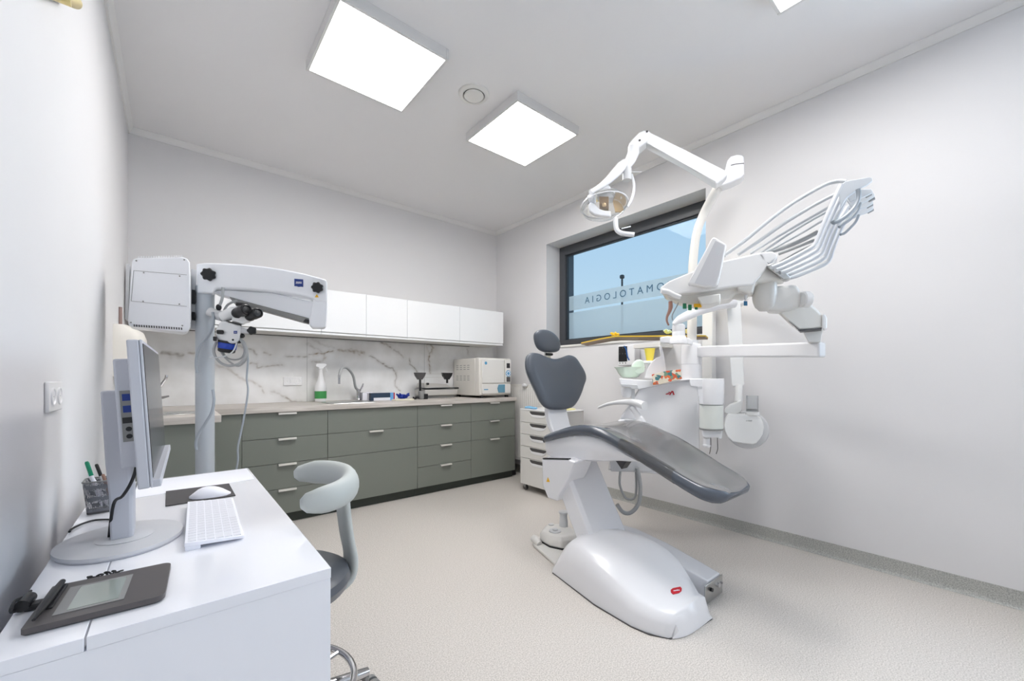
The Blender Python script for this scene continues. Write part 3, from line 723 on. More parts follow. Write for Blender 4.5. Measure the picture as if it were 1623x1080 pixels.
# radiator on the right wall near the corner
t = thing('radiator', 'white panel radiator on the right wall between the cabinets and the drawer cart', 'radiator', (3.13, 3.3, .17))
obj('panel', MB().box((3.085, 2.90, .17), (3.100, 3.72, 1.045)), WHITE2, t, bev=.005)
rb = MB()
for i in range(24): 
    y = 2.92 + i * .0335; rb.box((3.081, y, .20), (3.0855, y + .018, 1.01))
obj('front_ribs', rb, WHITE2, t, bev=.003, seg=1)
obj('rear_panel', MB().box((3.135, 2.90, .17), (3.150, 3.72, 1.045)), WHITE2, t, bev=.004)
for yy in (3.72, 2.893): obj('side_cover', MB().box((3.083, yy, .17), (3.152, yy + .007, 1.048)), WHITE2, t, bev=.002)
obj('top_grille', MB().box((3.083, 2.90, 1.043), (3.152, 3.72, 1.049)), WHITE2, t, bev=.002)
for yy in (3.0, 3.55): obj('wall_bracket', MB().box((3.150, yy, .5), (3.1765, yy + .05, .9)), WHITE2, t)
q = oX(832, 611, 3.06)
obj('thermostat_valve', MB().lathe((3.062, q.y, q.z), [(0.001, -.035), (.017, -.033), (.02, -.02), (.02, .0), (.014, .012), (.014, .024), (.001, .024)], 24, (0, -1, 0)).tube([(3.062, q.y + .03, q.z), (3.085, q.y + .04, q.z)], .012, 10), WHITE, t)
tag(obj('dark_plinth', MB().box((2.986, 3.60, 0.0005), (3.06, 3.93, .11)), BLACKM, bev=.003), 'dark plinth block on the floor between the cabinets and the radiator', 'plinth')
# ================================================================ desk
DZ = 0.73
t = thing('desk', 'white high gloss desk along the left wall in the foreground', 'desk', (0.03, 1.5, 0))
dk = obj('desk_top', MB().box((-0.102, 0.901, DZ - .022), (0.256, 2.125, DZ)), DESK, t, bev=.0012)
obj('rear_top_strip', MB().box((-0.207, 0.901, DZ - .022), (-0.1045, 2.125, DZ)), DESK, t, bev=.0012)
obj('side_panel', MB().box((-0.205, 0.903, 0.0), (0.2555, 0.923, DZ - .0225)), DESK, t, bev=.001)
obj('side_panel', MB().box((-0.205, 2.100, 0.0), (0.25, 2.120, DZ - .023)), DESK, t, bev=.001)
obj('rear_panel', MB().box((-0.204, 0.926, 0.25), (-0.188, 2.099, DZ - .023)), DESK, t, smooth=False)
# monitor
t = thing('monitor', 'grey desktop monitor seen edge-on, standing on a round base on the desk', 'monitor', (-0.093, 1.37, DZ))
n = 56
def ell(cx, cy, a, b, z): return [(cx + a * math.cos(2 * PI * k / n), cy + b * math.sin(2 * PI * k / n), z) for k in range(n)]
obj('base', MB().loft([ell(-.094, 1.365, .113, .128, DZ + .0005), ell(-.094, 1.365, .116, .132, DZ + .006), ell(-.094, 1.365, .115, .130, DZ + .012), ell(-.094, 1.365, .10, .115, DZ + .0145), ell(-.094, 1.365, .05, .05, DZ + .0165), ell(-.094, 1.365, .01, .01, DZ + .0165)]), MONBASE, t)
obj('swivel_ring', MB().loft([ell(-.088, 1.35, .052, .052, DZ + .0155), ell(-.088, 1.35, .053, .053, DZ + .0175), ell(-.088, 1.35, .051, .051, DZ + .0185)]), MONBASE, t)
st = obj('stand_column', MB().loft([[(-.112 - e1, 1.37 - w, z), (-.082 + e2, 1.37 - w, z), (-.078 + e2, 1.37 - w + .008, z), (-.078 + e2, 1.37 + w, z), (-.112 - e1, 1.37 + w, z)] for z, w, e1, e2 in ((DZ + .0165, .040, .0, .006), (DZ + .12, .042, .002, .006), (DZ + .2, .044, .008, .002), (1.098, .046, .016, -.004))]), MONGREY, t, bev=.004)
obj('neck_joint', MB().box((-.09, 1.335, .99), (-.066, 1.405, 1.07)), DKGREY, t, bev=.004)
XM0, XM1 = -.052, -.027
def mon(m_, xa, ya, za, xb, yb, zb): return m_.box((xa, ya, za), (xb, yb, zb))
_xn, _xf = oY(235, 660, 1.10).x, oY(257, 640, 1.64).x
RM = Matrix.Translation(((_xn + _xf) / 2, 1.37, 1.056)) @ Matrix.Rotation(-math.atan2(_xf - _xn, .54), 4, 'Z') @ Matrix.Rotation(math.radians(-3.3), 4, 'Y') @ Matrix.Translation((.0375, -1.37, -1.056))
obj('housing', mon(MB(RM), -.062, 1.10, .906, -.043, 1.64, 1.206), MONGREY, t, bev=.003)
bz = obj('bezel', mon(MB(RM), -.0428, 1.10, .906, -.0385, 1.64, 1.206), MONGREY, t, bev=.0015)
obj('screen', mon(MB(RM), -.0388, 1.1075, .925, -.0375, 1.6325, 1.1985), SCREEN, t, smooth=False, label='dark reflective screen facing the room')
obj('chin_lip', mon(MB(RM), -.040, 1.102, .906, -.026, 1.638, .922), MONGREY, t, bev=.002)
bk = obj('rear_housing', mon(MB(RM), -.088, 1.145, .945, -.0622, 1.60, 1.17), MONGREY, t, bev=.004)
bay = obj('port_bay', mon(MB(RM), -.0815, 1.1435, 1.0, -.064, 1.1455, 1.105), MIDGREY, bk if False else t, smooth=False)
for i, zz in enumerate((1.092, 1.068)):
    obj('usb_port', mon(MB(RM), -.078, 1.1425, zz - .008, -.066, 1.1440, zz + .006), NAVY, bay, smooth=False)
obj('usb_port', mon(MB(RM), -.080, 1.1425, 1.038, -.065, 1.1440, 1.050), BLACK, bay, smooth=False)
for zz in (1.026, 1.011):
    q = RM @ Vector((-.0715, 1.1440, zz)); obj('audio_jack', MB().cyl(q, q - Vector((0, .0016, 0)), .0048, n=16), BLACKM, bay)
cab = [oD(214, 700, .93), oD(217, 722, .91), oD(215, 745, .895), oD(207, 767, .895), oD(194, 787, .90), oD(180, 800, .93), oD(172, 806, .98)]
cab[-1].z = DZ + .0045
tag(obj('cable', MB().tube(smooth_pts(cab, 6), .0032, 8), BLACKM), 'black cable hanging from the rear of the monitor to the desk', 'cable')
cab = [oZ(179, 824, DZ + .004), oZ(165, 824, DZ + .004), oZ(150, 825, DZ + .004), oZ(132, 830, DZ + .004), oZ(115, 838, DZ + .004), oZ(106, 844, DZ + .003)]
cab = [Vector((max(p.x, -.2035), p.y, p.z)) for p in cab]
tag(obj('cable', MB().tube(smooth_pts(cab, 5), .0027, 8), BLACKM), 'thin black cable lying on the desk behind the monitor base', 'cable')
# paper, pad, mouse, keyboard
pz = DZ + .0006
pp_ = [oZ(222, 785, pz), oZ(262, 776.5, pz), oZ(300, 771, pz), oZ(365, 765.5, pz), oZ(398, 759.5, pz), oZ(392, 744.5, pz), oZ(250, 762, pz)]
pp_ = [Vector((-.10, 1.83, pz)), Vector((.04, 1.845, pz)), Vector((.18, 1.86, pz)), Vector((.247, 1.875, pz)), Vector((.249, 2.115, pz)), Vector((-.10, 2.10, pz))]
tag(obj('paper_sheet', MB().prism(pp_, (0, 0, .0007)), PAPER, smooth=False), 'large white paper sheet lying at the far end of the desk', 'paper')
pm = MB(); pc = [oZ(263, 780, DZ + .001), oZ(363, 767.5, DZ + .001), oZ(373.5, 786.5, DZ + .001), oZ(262, 803.5, DZ + .001)]
pm.prism(pc, (0, 0, .0028)); tag(obj('mouse_pad', pm, mat('pad_dark', srgb(72, 70, 71), .55, noise_amt=.12, noise_scale=120), bev=.001), 'small dark grey mouse pad on the desk', 'mouse pad')
mc = Vector((0.097, 1.685, DZ + .0042)); t = thing('computer_mouse', 'white computer mouse on the dark pad', 'mouse', mc)
MR = Matrix.Translation(mc) @ Matrix.Rotation(math.radians(-8), 4, 'Z')
rings = []
for i in range(11):
    s = -1 + 2 * i / 10; wx = .030 * math.sqrt(max(0.02, 1 - abs(s) ** 2.6)); hz = .030 * max(.12, (1 - abs(s) ** 2.2)) * (1 - .22 * s) + .003
    rings.append([MR @ Vector((s * .056, math.cos(a) * wx, max(0.0006, math.sin(a) * hz))) for a in [2 * PI * k / 20 for k in range(20)]])
obj('shell', MB().loft(rings), PAPER, t, ang=60)
obj('scroll_wheel', MB(MR).cyl((-.034, -.004, .0175), (-.034, .004, .0175), .006, n=14), GREYSHELL, t)
# keyboard
ka, kb_, kc, kd = [oZ(u, v, DZ + .018) for u, v in ((296, 793), (372, 789), (384, 846), (296, 861))]
ctr = (ka + kb_ + kc + kd) / 4; ydir = ((ka + kb_) / 2 - (kc + kd) / 2).normalized()
ang = math.atan2(-ydir.x, ydir.y); KL, KW = ((ka + kb_) / 2 - (kc + kd) / 2).length, .115
KM = Matrix.Translation((ctr.x, ctr.y, DZ)) @ Matrix.Rotation(ang, 4, 'Z')
t = thing('keyboard', 'slim white keyboard on the desk in front of the monitor', 'keyboard', (ctr.x, ctr.y, DZ))
obj('case', MB(KM).loft([[(-KW / 2, y, .010), (KW / 2, y, .004), (KW / 2, y, .011), (-KW / 2, y, .0195)] for y in (-KL / 2, KL / 2)]), PAPER, t, bev=.0015)
obj('rear_foot', MB(KM).box((-KW / 2 + .001, -KL / 2 + .002, 0), (-KW / 2 + .03, KL / 2 - .002, .0105)), PAPER, t, bev=.001)
obj('front_foot', MB(KM).box((KW / 2 - .012, -KL / 2 + .03, 0), (KW / 2 - .004, KL / 2 - .03, .0045)), GREYSHELL, t)
KEYM = mat('key_white', srgb(228, 229, 236), .5)
rows = 6; rw = (KW - .010) / rows
kz = lambda x: .0195 - (x + KW / 2) / KW * .0085 + .0002
for r_ in range(rows):
    x0 = -KW / 2 + .005 + r_ * rw; nk = 17 if r_ else 19; pit = (KL - .012) / nk
    km = MB(KM); k = 0
    while k < nk:
        wk = 1
        if r_ == 5 and k == 7: wk = 5
        if r_ in (2, 3, 4) and k in (0, ): wk = 2 if r_ > 2 else 1
        y0 = -KL / 2 + .006 + k * pit
        km.box((x0 + .0010, y0 + .0010, kz(x0 + rw / 2) - .001), (x0 + rw - .0010, y0 + pit * wk - .0010, kz(x0 + rw / 2) + .0012)); k += wk
    obj('key_row', km, KEYM, t, smooth=False)
# signature tablet
A, B, C_, D_ = [oZ(u, v, DZ + .012) for u, v in ((34, 997), (90, 920), (268, 891), (264, 941))]
tx = ((C_ + D_) / 2 - (A + B) / 2).normalized(); ang = math.atan2(tx.y, tx.x)
ctr = Vector((-.092, 1.043, DZ)); TM = Matrix.Translation(ctr) @ Matrix.Rotation(math.radians(-3), 4, 'Z')
t = thing('signature_tablet', 'dark grey signature tablet with a small lcd screen on the desk corner', 'signature pad', ctr)
def rrect(x0, x1, y0, y1, r, z, k=5, rl=None):
    pts = []; rl = rl or (r, r, r, r)
    for (cx, cy, s, rr_) in ((x1, y1, 0, rl[0]), (x0, y1, 90, rl[1]), (x0, y0, 180, rl[2]), (x1, y0, 270, rl[3])):
        sx_ = -1 if cx == x1 else 1; sy_ = -1 if cy == y1 else 1
        for i in range(k + 1):
            g = math.radians(s + 90 * i / k); pts.append((cx + sx_ * rr_ + rr_ * math.cos(g), cy + sy_ * rr_ + rr_ * math.sin(g), z))
    return pts
TABM = mat('tablet_graphite', srgb(86, 82, 82), .42)
rl = (.014, .003, .003, .014)
obj('case', MB(TM).loft([rrect(-.083, .086, -.086, .078, 0, z, rl=rl) if i != 0 else rrect(-.080, .083, -.083, .075, 0, z, rl=rl) for i, z in enumerate((.0005, .004, .011, .0125))]), TABM, t)
obj('screen_bezel', MB(TM).box((-.055, -.062, .0127), (.030, .050, .0135)), MIDGREY, t, smooth=False, label='silver grey screen surround')
obj('lcd_screen', MB(TM).box((-.040, -.054, .0135), (.022, .042, .0139)), LCD, t, smooth=False)
obj('pen_rest', MB(TM).box((-.073, -.03, .0125), (-.061, .07, .0165)), BLACK, t, bev=.002)
pen = [TM @ Vector(p) for p in ((-.072, -.074, .0185), (-.0705, -.02, .0195), (-.070, .02, .020), (-.069, .07, .0205))]
tag(obj('stylus_pen', MB().tube(pen, [.0022, .0055, .006, .0045], 12), BLACK), 'black stylus lying along the left side of the signature tablet', 'stylus')
cpl = [TM @ Vector(p) for p in ((-.083, .02, .008), (-.096, .02, .006), (-.106, .03, .006))]
t2 = obj('usb_plug', MB(TM).box((-.103, .012, .0008), (-.0835, .034, .0105)), BLACK, bev=.002); tag(t2, 'black cable plug at the left edge of the signature tablet', 'plug')
wc = oZ(6, 960, DZ)
cc = [TM @ Vector((-.104, .02, .006)), TM @ Vector((-.112, .015, .005)), Vector((-.202, 1.03, DZ + .02)), Vector((-.203, 1.06, DZ + .024)), Vector((-.198, 1.10, DZ + .014)), Vector((-.1985, 1.13, DZ + .011))]
tcb = thing('ferrite_cable', 'looped black cable with a ferrite core against the left wall', 'cable', (-.2, 1.08, DZ))
obj('cord', MB().tube(smooth_pts(cc, 5), .0024, 8), BLACKM, tcb)
obj('ferrite_core', MB().tube([(-.196, 1.055, DZ + .014), (-.1935, 1.095, DZ + .012)], .0095, 16), BLACK, tcb)
pts = []
for i in range(26):
    a = i * 1.0; pts.append((-.128 + i * .0019 + .004 * math.sin(a * 2.1), 1.142 + .007 * math.sin(a), DZ + .0035 + .003 * (1 + math.cos(a * 1.3))))
tag(obj('coiled_cord', MB().tube(smooth_pts(pts, 3), .0017, 7), BLACKM), 'small bundle of thin black cord behind the signature tablet', 'cord')
# pencil cup
cx, cy = -.164, 1.722
def mesh_mat():
    m = bpy.data.materials.new('wire_mesh'); m.use_nodes = True; nt = m.node_tree; L = nt.links.new; nt.nodes.clear()
    o = nt.nodes.new('ShaderNodeOutputMaterial'); d = nt.nodes.new('ShaderNodeBsdfPrincipled'); d.inputs['Base Color'].default_value = (*srgb(112, 114, 120), 1); d.inputs['Metallic'].default_value = .5; d.inputs['Roughness'].default_value = .4
    tr = nt.nodes.new('ShaderNodeBsdfTransparent'); mx = nt.nodes.new('ShaderNodeMixShader'); tc = nt.nodes.new('ShaderNodeTexCoord')
    ck = nt.nodes.new('ShaderNodeTexVoronoi'); ck.inputs['Scale'].default_value = 330; ck.feature = 'DISTANCE_TO_EDGE'; ck.inputs['Randomness'].default_value = .15
    gt = nt.nodes.new('ShaderNodeMath'); gt.operation = 'LESS_THAN'; gt.inputs[1].default_value = .17
    L(tc.outputs['Object'], ck.inputs['Vector']); L(ck.outputs['Distance'], gt.inputs[0]); L(gt.outputs[0], mx.inputs[0]); L(tr.outputs[0], mx.inputs[1]); L(d.outputs[0], mx.inputs[2]); L(mx.outputs[0], o.inputs[0]); return m
t = thing('pencil_cup', 'dark wire mesh pencil cup beside the left wall behind the monitor stand', 'pen holder', (cx, cy, DZ))
def sq(h, w, z): return rrect(cx - w, cx + w, cy - h, cy + h, .008, z, k=3)
obj('mesh_wall', MB().loft([sq(.028, .028, DZ + .002), sq(.036, .036, DZ + .095)], cap=False), mesh_mat(), t)
obj('base', MB().loft([sq(.028, .028, DZ + .0005), sq(.0285, .0285, DZ + .006)]), DKGREY, t)
obj('rim', MB().tube([Vector(p) for p in sq(.036, .036, DZ + .0955)], .0019, 8, closed=True), MIDGREY, t)
pens = [((162, 803, 1.20), (137, 732, 1.20), GREENPEN, 'green pen leaning left in the pencil cup', .0048),
        ((172, 803, 1.215), (141, 750, 1.215), PAPER, 'white pen leaning left beside the green one in the pencil cup', .0050),
        ((176, 795, 1.235), (152.5, 736, 1.235), GREYSHELL, 'pale grey pen with a black cap in the pencil cup', .0042),
        ((178, 797, 1.225), (163, 752, 1.225), BROWNPEN, 'brown pencil in the pencil cup, right of the pens', .0038)]
for pa_, pe_, mm_, lb, rr_ in pens:
    a = oD(*pa_); e_ = oD(*pe_); a.z = max(a.z, DZ + .009)
    tt = thing('pen', lb, 'pen', a)
    obj('barrel', MB().tube([a, a + (e_ - a) * .06, a + (e_ - a) * .12, a + (e_ - a) * .68], [.0012, .003, rr_, rr_], 10), PAPER if mm_ in (GREENPEN,) else mm_, tt)
    obj('cap', MB().tube([a + (e_ - a) * .68, a + (e_ - a) * .97, e_], [rr_ * 1.06, rr_ * 1.06, rr_ * .7], 10), BLACK if mm_ is GREYSHELL else mm_, tt)

# ================================================================ paper towel dispensers on the left wall
def dispenser(y0, y1, z0, z1, dx, label, grp):
    t = thing('towel_dispenser', label, 'dispenser', (XL, (y0 + y1) / 2, z0), grp)
    rings = []
    for i in range(9):
        a = i / 8; z = z0 + (z1 - z0) * a; k = (1 - abs(2 * a - 1) ** 5) ** .4 if 0 < a < 1 else .0
        dd = dx * max(.45, k); rings.append([(XL + .0002, y0, z), (XL + dd * .55, y0 + .004, z), (XL + dd * .92, y0 + .03, z), (XL + dd, y0 + .08, z), (XL + dd, y1 - .08, z), (XL + dd * .92, y1 - .03, z), (XL + dd * .55, y1 - .004, z), (XL + .0002, y1, z)])
    obj('cover', MB().loft(rings), mat('dispenser_cream', srgb(228, 224, 216), .45), t, ang=50)
    obj('paper_slot', MB().box((XL + .03, y0 + .06, z0 - .004), (XL + dx * .40, y1 - .06, z0 + .002)), DKGREY, t)
dispenser(3.12, 3.40, 1.135, 1.425, .135, 'rounded cream paper towel dispenser on the left wall behind the monitor', None)
dispenser(3.50, 3.74, 1.10, 1.43, .10, 'second cream dispenser further along the left wall, under the control box', None)
tag(obj('wall_rail', MB().box((XL + .001, 3.44, 1.02), (XL + .016, 3.462, 1.56)), mat('brown_strip', srgb(150, 128, 122), .5), bev=.002), 'narrow brown vertical strip on the left wall behind the dispenser', 'wall strip')

# ================================================================ dentist stool
S = Vector((0.247, 1.405, 0))
t = thing('dentist_stool', 'dentist stool with slate round seat and pale grey curved backrest by the desk', 'stool', S)
obj('seat', MB().lathe(S, [(0.01, .455), (.172, .460), (.195, .475), (.204, .498), (.198, .519), (.175, .533), (.11, .540), (.01, .542)], 48), STOOLDARK, t)
obj('seat_pan', MB().lathe(S, [(0.01, .43), (.09, .432), (.15, .452), (.01, .456)], 32), DKGREY, t)
obj('gas_column', MB().lathe(S, [(.028, .12), (.028, .27), (.017, .272), (.017, .44)], 24), CHROME, t)
band = []; br = []
for i in range(25):
    a = math.radians(-108 + 188 * i / 24)
    band.append(Vector((S.x + .066 + math.cos(a) * (.122), S.y - .035 + math.sin(a) * .185, .795 + .010 * math.cos(a)))); e_ = min(i, 24 - i); br.append(.037 * min(1, (.72 + .12 * e_)) if e_ < 3 else .037 + .005 * math.cos(a))
st_, en_ = (band[0] - band[1]).normalized(), (band[-1] - band[-2]).normalized()
band = [band[0] + st_ * .014] + band + [band[-1] + en_ * .014]; br = [.012] + br + [.012]
obj('backrest', MB().tube(band, br, 18, flat=.62), STOOLGREY, t, ang=60)
path = smooth_pts([(S.x + .185, S.y - .0, .785), (S.x + .190, S.y - .0, .70), (S.x + .202, S.y - .0, .60), (S.x + .215, S.y - .0, .52), (S.x + .200, S.y - .0, .463), (S.x + .13, S.y, .435), (S.x + .03, S.y, .430)], 5)
rings = []
for i, p in enumerate(path):
    tng = (path[min(i + 1, len(path) - 1)] - path[max(i - 1, 0)]).normalized(); nn_ = tng.cross(Vector((0, 1, 0))).normalized()
    w_ = .050; h_ = .014; rings.append([p + Vector((0, math.copysign(abs(math.cos(a)) ** .6, math.cos(a)) * w_, 0)) + nn_ * (math.copysign(abs(math.sin(a)) ** .6, math.sin(a)) * h_) for a in [2 * PI * k / 16 for k in range(16)]])
obj('back_support', MB().loft(rings), STOOLGREY, t, ang=60)
ringp = [(S.x + .215 * math.cos(2 * PI * k / 40), S.y + .215 * math.sin(2 * PI * k / 40), .172) for k in range(40)]
obj('foot_ring', MB().tube(ringp, .011, 12, closed=True), CHROME, t)
for k in range(3):
    a = math.radians(20 + k * 120); obj('ring_spoke', MB().tube([(S.x + .03 * math.cos(a), S.y + .03 * math.sin(a), .172), (S.x + .21 * math.cos(a), S.y + .21 * math.sin(a), .172)], .007, 8), CHROME, t)
obj('base_hub', MB().lathe(S, [(.01, .085), (.045, .085), (.05, .10), (.045, .13), (.03, .145), (.01, .145)], 28), CHROME, t)
for k in range(5):
    a = math.radians(6 + k * 72); u_ = Vector((math.cos(a), math.sin(a), 0)); s_ = Vector((-u_.y, u_.x, 0))
    lg = obj('base_leg', MB().tube([S + u_ * .03 + Vector((0, 0, .118)), S + u_ * .14 + Vector((0, 0, .112)), S + u_ * .255 + Vector((0, 0, .092)), S + u_ * .285 + Vector((0, 0, .088))], [.024, .021, .017, .015], 14), CHROME, t)
    for q in (-1, 1):
        cc = S + u_ * .30 + Vector((0, 0, .029))
        obj('caster', MB().cyl(cc + s_ * q * .006, cc + s_ * q * .022, .028, n=24), MIDGREY, lg)
    obj('caster_fork', MB().cyl(S + u_ * .277 + Vector((0, 0, .04)), S + u_ * .277 + Vector((0, 0, .09)), .012, n=12), MIDGREY, lg)

# ================================================================ operating microscope
dm = 2.0
pc = oD(325, 700, dm); P0 = Vector((pc.x, pc.y, 0))
t = thing('surgical_microscope', 'white dental operating microscope on a pale pole stand behind the desk', 'microscope', P0)
obj('pole', MB().cyl(P0 + Vector((0, 0, .06)), P0 + Vector((0, 0, oD(325, 455, dm).z)), .0385, n=36), POLE, t)
bs_ = obj('stand_hub', MB().lathe(P0, [(.01, .03), (.10, .03), (.10, .07), (.06, .09), (.04, .10), (.01, .10)], 32), GREYSHELL, t)
for k in range(4):
    a = math.radians(45 + 90 * k); u_ = Vector((math.cos(a), math.sin(a), 0))
    lg = obj('stand_leg', MB().tube([P0 + u_ * .06 + Vector((0, 0, .06)), P0 + u_ * .29 + Vector((0, 0, .06))], [.026, .02], 12), GREYSHELL, t)
    obj('caster', MB().cyl(P0 + u_ * .285 + Vector((-.012, 0, .03)), P0 + u_ * .285 + Vector((.012, 0, .03)), .029, n=20), MIDGREY, lg)
up_px = [(311, 418), (325, 416.5), (350, 417), (380, 418.5), (417, 422), (450, 427), (480, 433), (508, 440.5), (517, 443), (519, 448), (519, 478), (500, 478), (496, 472.5), (467, 467), (430, 462), (380, 458), (345, 457.3), (339, 459), (337.5, 465), (312.5, 465)]
WMIC = mat('microscope_white', srgb(236, 238, 242), .3, coat=.25)
WMIC2 = mat('microscope_head_white', srgb(224, 225, 226), .32, coat=.2)
obj('upper_arm', slab(up_px, 1.955, .09), WMIC, t, bev=.008, seg=3)
obj('lower_arm', slab([(336, 461), (364, 460), (430, 464), (500, 479), (512, 487), (506, 503), (490, 508), (364, 471.5), (345, 466)], 1.99, .07), WMIC, t, bev=.005)
obj('arm_underside_rail', slab([(363, 470), (375, 474), (490, 504.5), (489, 511.5), (484, 511), (370, 479)], 1.985, .06), MIDGREY, t, bev=.003)
obj('rail_end', slab([(484, 505.5), (490.5, 507), (490, 513), (480, 510)], 1.982, .05), BLACK, t, bev=.002)
obj('arm_hinge', slab([(497, 473), (518, 477), (519.5, 481), (517, 517), (514, 519.5), (495, 519.5), (490.5, 514), (490, 507)], 1.96, .075), WMIC, t, bev=.009, seg=3)
def knob(c, r, nrm, parent, name='star_knob', lobes=7):
    nrm = Vector(nrm).normalized(); x = nrm.cross(UP).normalized(); y = x.cross(nrm)
    pts = lambda s, h: [Vector(c) + nrm * h + (x * math.cos(a) + y * math.sin(a)) * r * s * (1 + .09 * math.cos(lobes * a)) for a in [2 * PI * k / 56 for k in range(56)]]
    obj(name, MB().loft([pts(.7, 0), pts(.75, .008), pts(1, .011), pts(1, .024), pts(.86, .028), pts(.2, .029)]), BLACK, parent)
tow = -Vector((ray(400, 480).x, ray(400, 480).y, 0)).normalized()
knob(oD(331, 436.5, 1.955), .0285, tow, t); knob(oD(502, 457, 1.955), .0245, tow, t)
def plate(px, d, m_, nm, parent, th=.0015, label=None): return obj(nm, slab(px, d, th), m_, parent, smooth=False, label=label)
lg = plate([(466.5, 442), (480.5, 443.2), (480.5, 455), (477, 454.4), (473.5, 454.8), (470, 453.8), (466.5, 453.6)], 1.9525, NAVY, 'logo_plate', t, .004)
xd = (oD(480, 448, 1.95) - oD(467, 448, 1.95)).normalized()
text_mesh('ZEISS', .0125, PAPER, 'logo_lettering', lg, oD(473.5, 448.4, 1.9505), RIGHT, UP, .0006, bold=.0002)
plate([(502, 466.5), (505.2, 471.5), (498.8, 471.5)], 1.9535, ORANGE, 'warning_triangle', t, .003)
hd = thing_dummy = None
# control box
rr2 = ray(270, 470); bdir = Vector((rr2.x, rr2.y, 0)).normalized()
def plate3(px, d, th, nm, m_, par, bev=.0, seg=2): 
    m = MB(); m.prism([oD(u, v, d) for u, v in px], bdir * th); return obj(nm, m, m_, par, bev=bev, seg=seg)
t2 = plate3([(212, 410), (218, 408.5), (291, 407.5), (297, 410), (301, 416), (302, 519), (299, 525), (291, 526.5), (212, 518), (204, 516), (202.5, 508), (209, 415)], 1.90, .165, 'control_box', WMIC, t, .007, 3)
plate3([(199.5, 418), (206, 418), (203, 506), (198, 506)], 1.95, .10, 'back_plate', GREYSHELL, t2, .002)
plate3([(212, 429), (296, 436), (296, 486), (208, 477.5)], 1.8985, .002, 'cover_panel', WMIC, t2, .001)
for A_, B_ in (((212, 429), (296, 436)), ((208, 477.5), (296, 486)), ((212, 429), (208, 477.5))): obj('cover_seam', MB().tube([oD(*A_, 1.8975), oD(*B_, 1.8975)], .0009, 6), MIDGREY, t2)
for uu, vv in ((216, 413.5), (292, 412), (207.5, 511.5), (289, 516.5), (228, 432.5), (285, 438), (227, 478), (284.5, 482.5)):
    c = oD(uu, vv, 1.8985); obj('screw', MB().cyl(c, c - bdir * .0018, .0035, n=12), MIDGREY, t2)
for i in range(20):
    uu = 211.5 + i * 3.95; vb_ = 514.5 + i * .27
    c = oD(uu, vb_ + 3.0, 1.8992); obj('vent_slot', MB().box((-.0, 0, 0), (.001, .001, .001)) if False else slab([(uu, vb_ - .2), (uu + 2.2, vb_ - .0), (uu + 2.4, vb_ + 3.6), (uu + .4, vb_ + 3.4)], 1.8985, .003), DKGREY, t2, smooth=False)
    if i < 18: obj('vent_rib', slab([(219 + i * 4.0, 409.4 - i * .06), (221 + i * 4.0, 409.4 - i * .06), (221 + i * 4.0, 406.4 - i * .06), (219 + i * 4.0, 406.4 - i * .06)], 1.905, .10), WMIC, t2, smooth=False)
for a_, b_ in ((459, 482), (494, 508)): plate3([(304, a_), (309.5, a_ + 1), (310, b_), (304, b_ - 1)], 1.955, .06, 'cable_clamp', BLACK, t2, .002)
plate3([(303, 426), (311.5, 428), (311.5, 523), (303, 521)], 1.975, .05, 'side_rail', GREYSHELL, t2, .002)

# optical head
hx = lambda pts: zp(pts, 320, 460, 7.2)
dh = 1.90
T0 = t
t = obj('optical_head', slab(hx([(225, 345), (340, 362), (455, 398), (452, 450), (436, 540), (420, 580), (380, 612), (300, 605), (215, 592), (172, 555), (158, 500), (165, 440), (195, 380)]), dh, .085), WMIC2, T0, bev=.014, seg=3, label='white microscope head body')
obj('carrier_arm', MB().tube([oD(u, v, dh + .06) for u, v in hx([(90, 245), (160, 280), (240, 300)])], [.022, .024, .026], 14), GREYSHELL, t)

obj('dark_joint_ring', slab(hx([(280, 346), (455, 392), (452, 402), (300, 368)]), dh - .003, .085), BLACK, t, bev=.001)
obj('tilt_tube', MB().tube([oD(u, v, dh + .03) for u, v in hx([(235, 305), (300, 285), (360, 262), (420, 245)])], [.024, .027, .029, .024], 20), WMIC2, t)
obj('tube_base', slab(hx([(345, 315), (400, 250), (470, 300), (570, 330), (560, 352), (500, 365), (470, 386), (340, 350)]), dh - .005, .07), WMIC2, t, bev=.008)
obj('top_knob', MB().lathe(oD(383.5, 484, dh + .03), [(.001, -.005), (.024, -.005), (.026, 0), (.024, .008), (.001, .009)], 24), BLACK, t)
for a_, b_, r_ in ((((408, 262)), ((512, 222)), .0235), (((555, 300)), ((640, 258)), .0215)):
    pa, pb = hx([a_, b_]); A_, B_ = oD(*pa, dh - .01), oD(*pb, dh - .05); d_ = (B_ - A_).normalized(); ln = (B_ - A_).length
    ey = obj('eyepiece', MB().lathe(A_ - d_ * .012, [(.001, 0), (r_ * .95, 0), (r_ * 1.02, .01), (r_ * .9, .015), (r_ * .9, ln * .55), (r_ * 1.08, ln * .62), (r_ * 1.08, ln + .010), (r_ * .85, ln + .014), (r_ * .7, ln + .008), (.001, ln + .004)], 28, d_), BLACK, t)
    obj('eye_lens', MB().lathe(A_ + d_ * (ln - .006), [(.001, 0), (r_ * .62, 0), (r_ * .62, .0015), (.001, .003)], 24, d_), BLACK, t)
obj('side_handle', MB().tube([oD(u, v, dh + .02) for u, v in hx([(430, 460), (500, 468), (545, 470)])], [.017, .013, .013], 14), GREYSHELL, t)
knob(oD(399.2, 525, dh - .0), .0185, tow, t, 'round_knob', 5)
obj('lower_knob', MB().ball(oD(383.5, 532.5, dh + .02), .012), BLACK, t)
obj('lower_knob', MB().ball(oD(378.5, 540.5, dh + .03), .013), BLACK, t)
obj('left_knob', slab(hx([(125, 528), (172, 532), (172, 582), (128, 578)]), dh - .01, .03), BLACK, t, bev=.003)
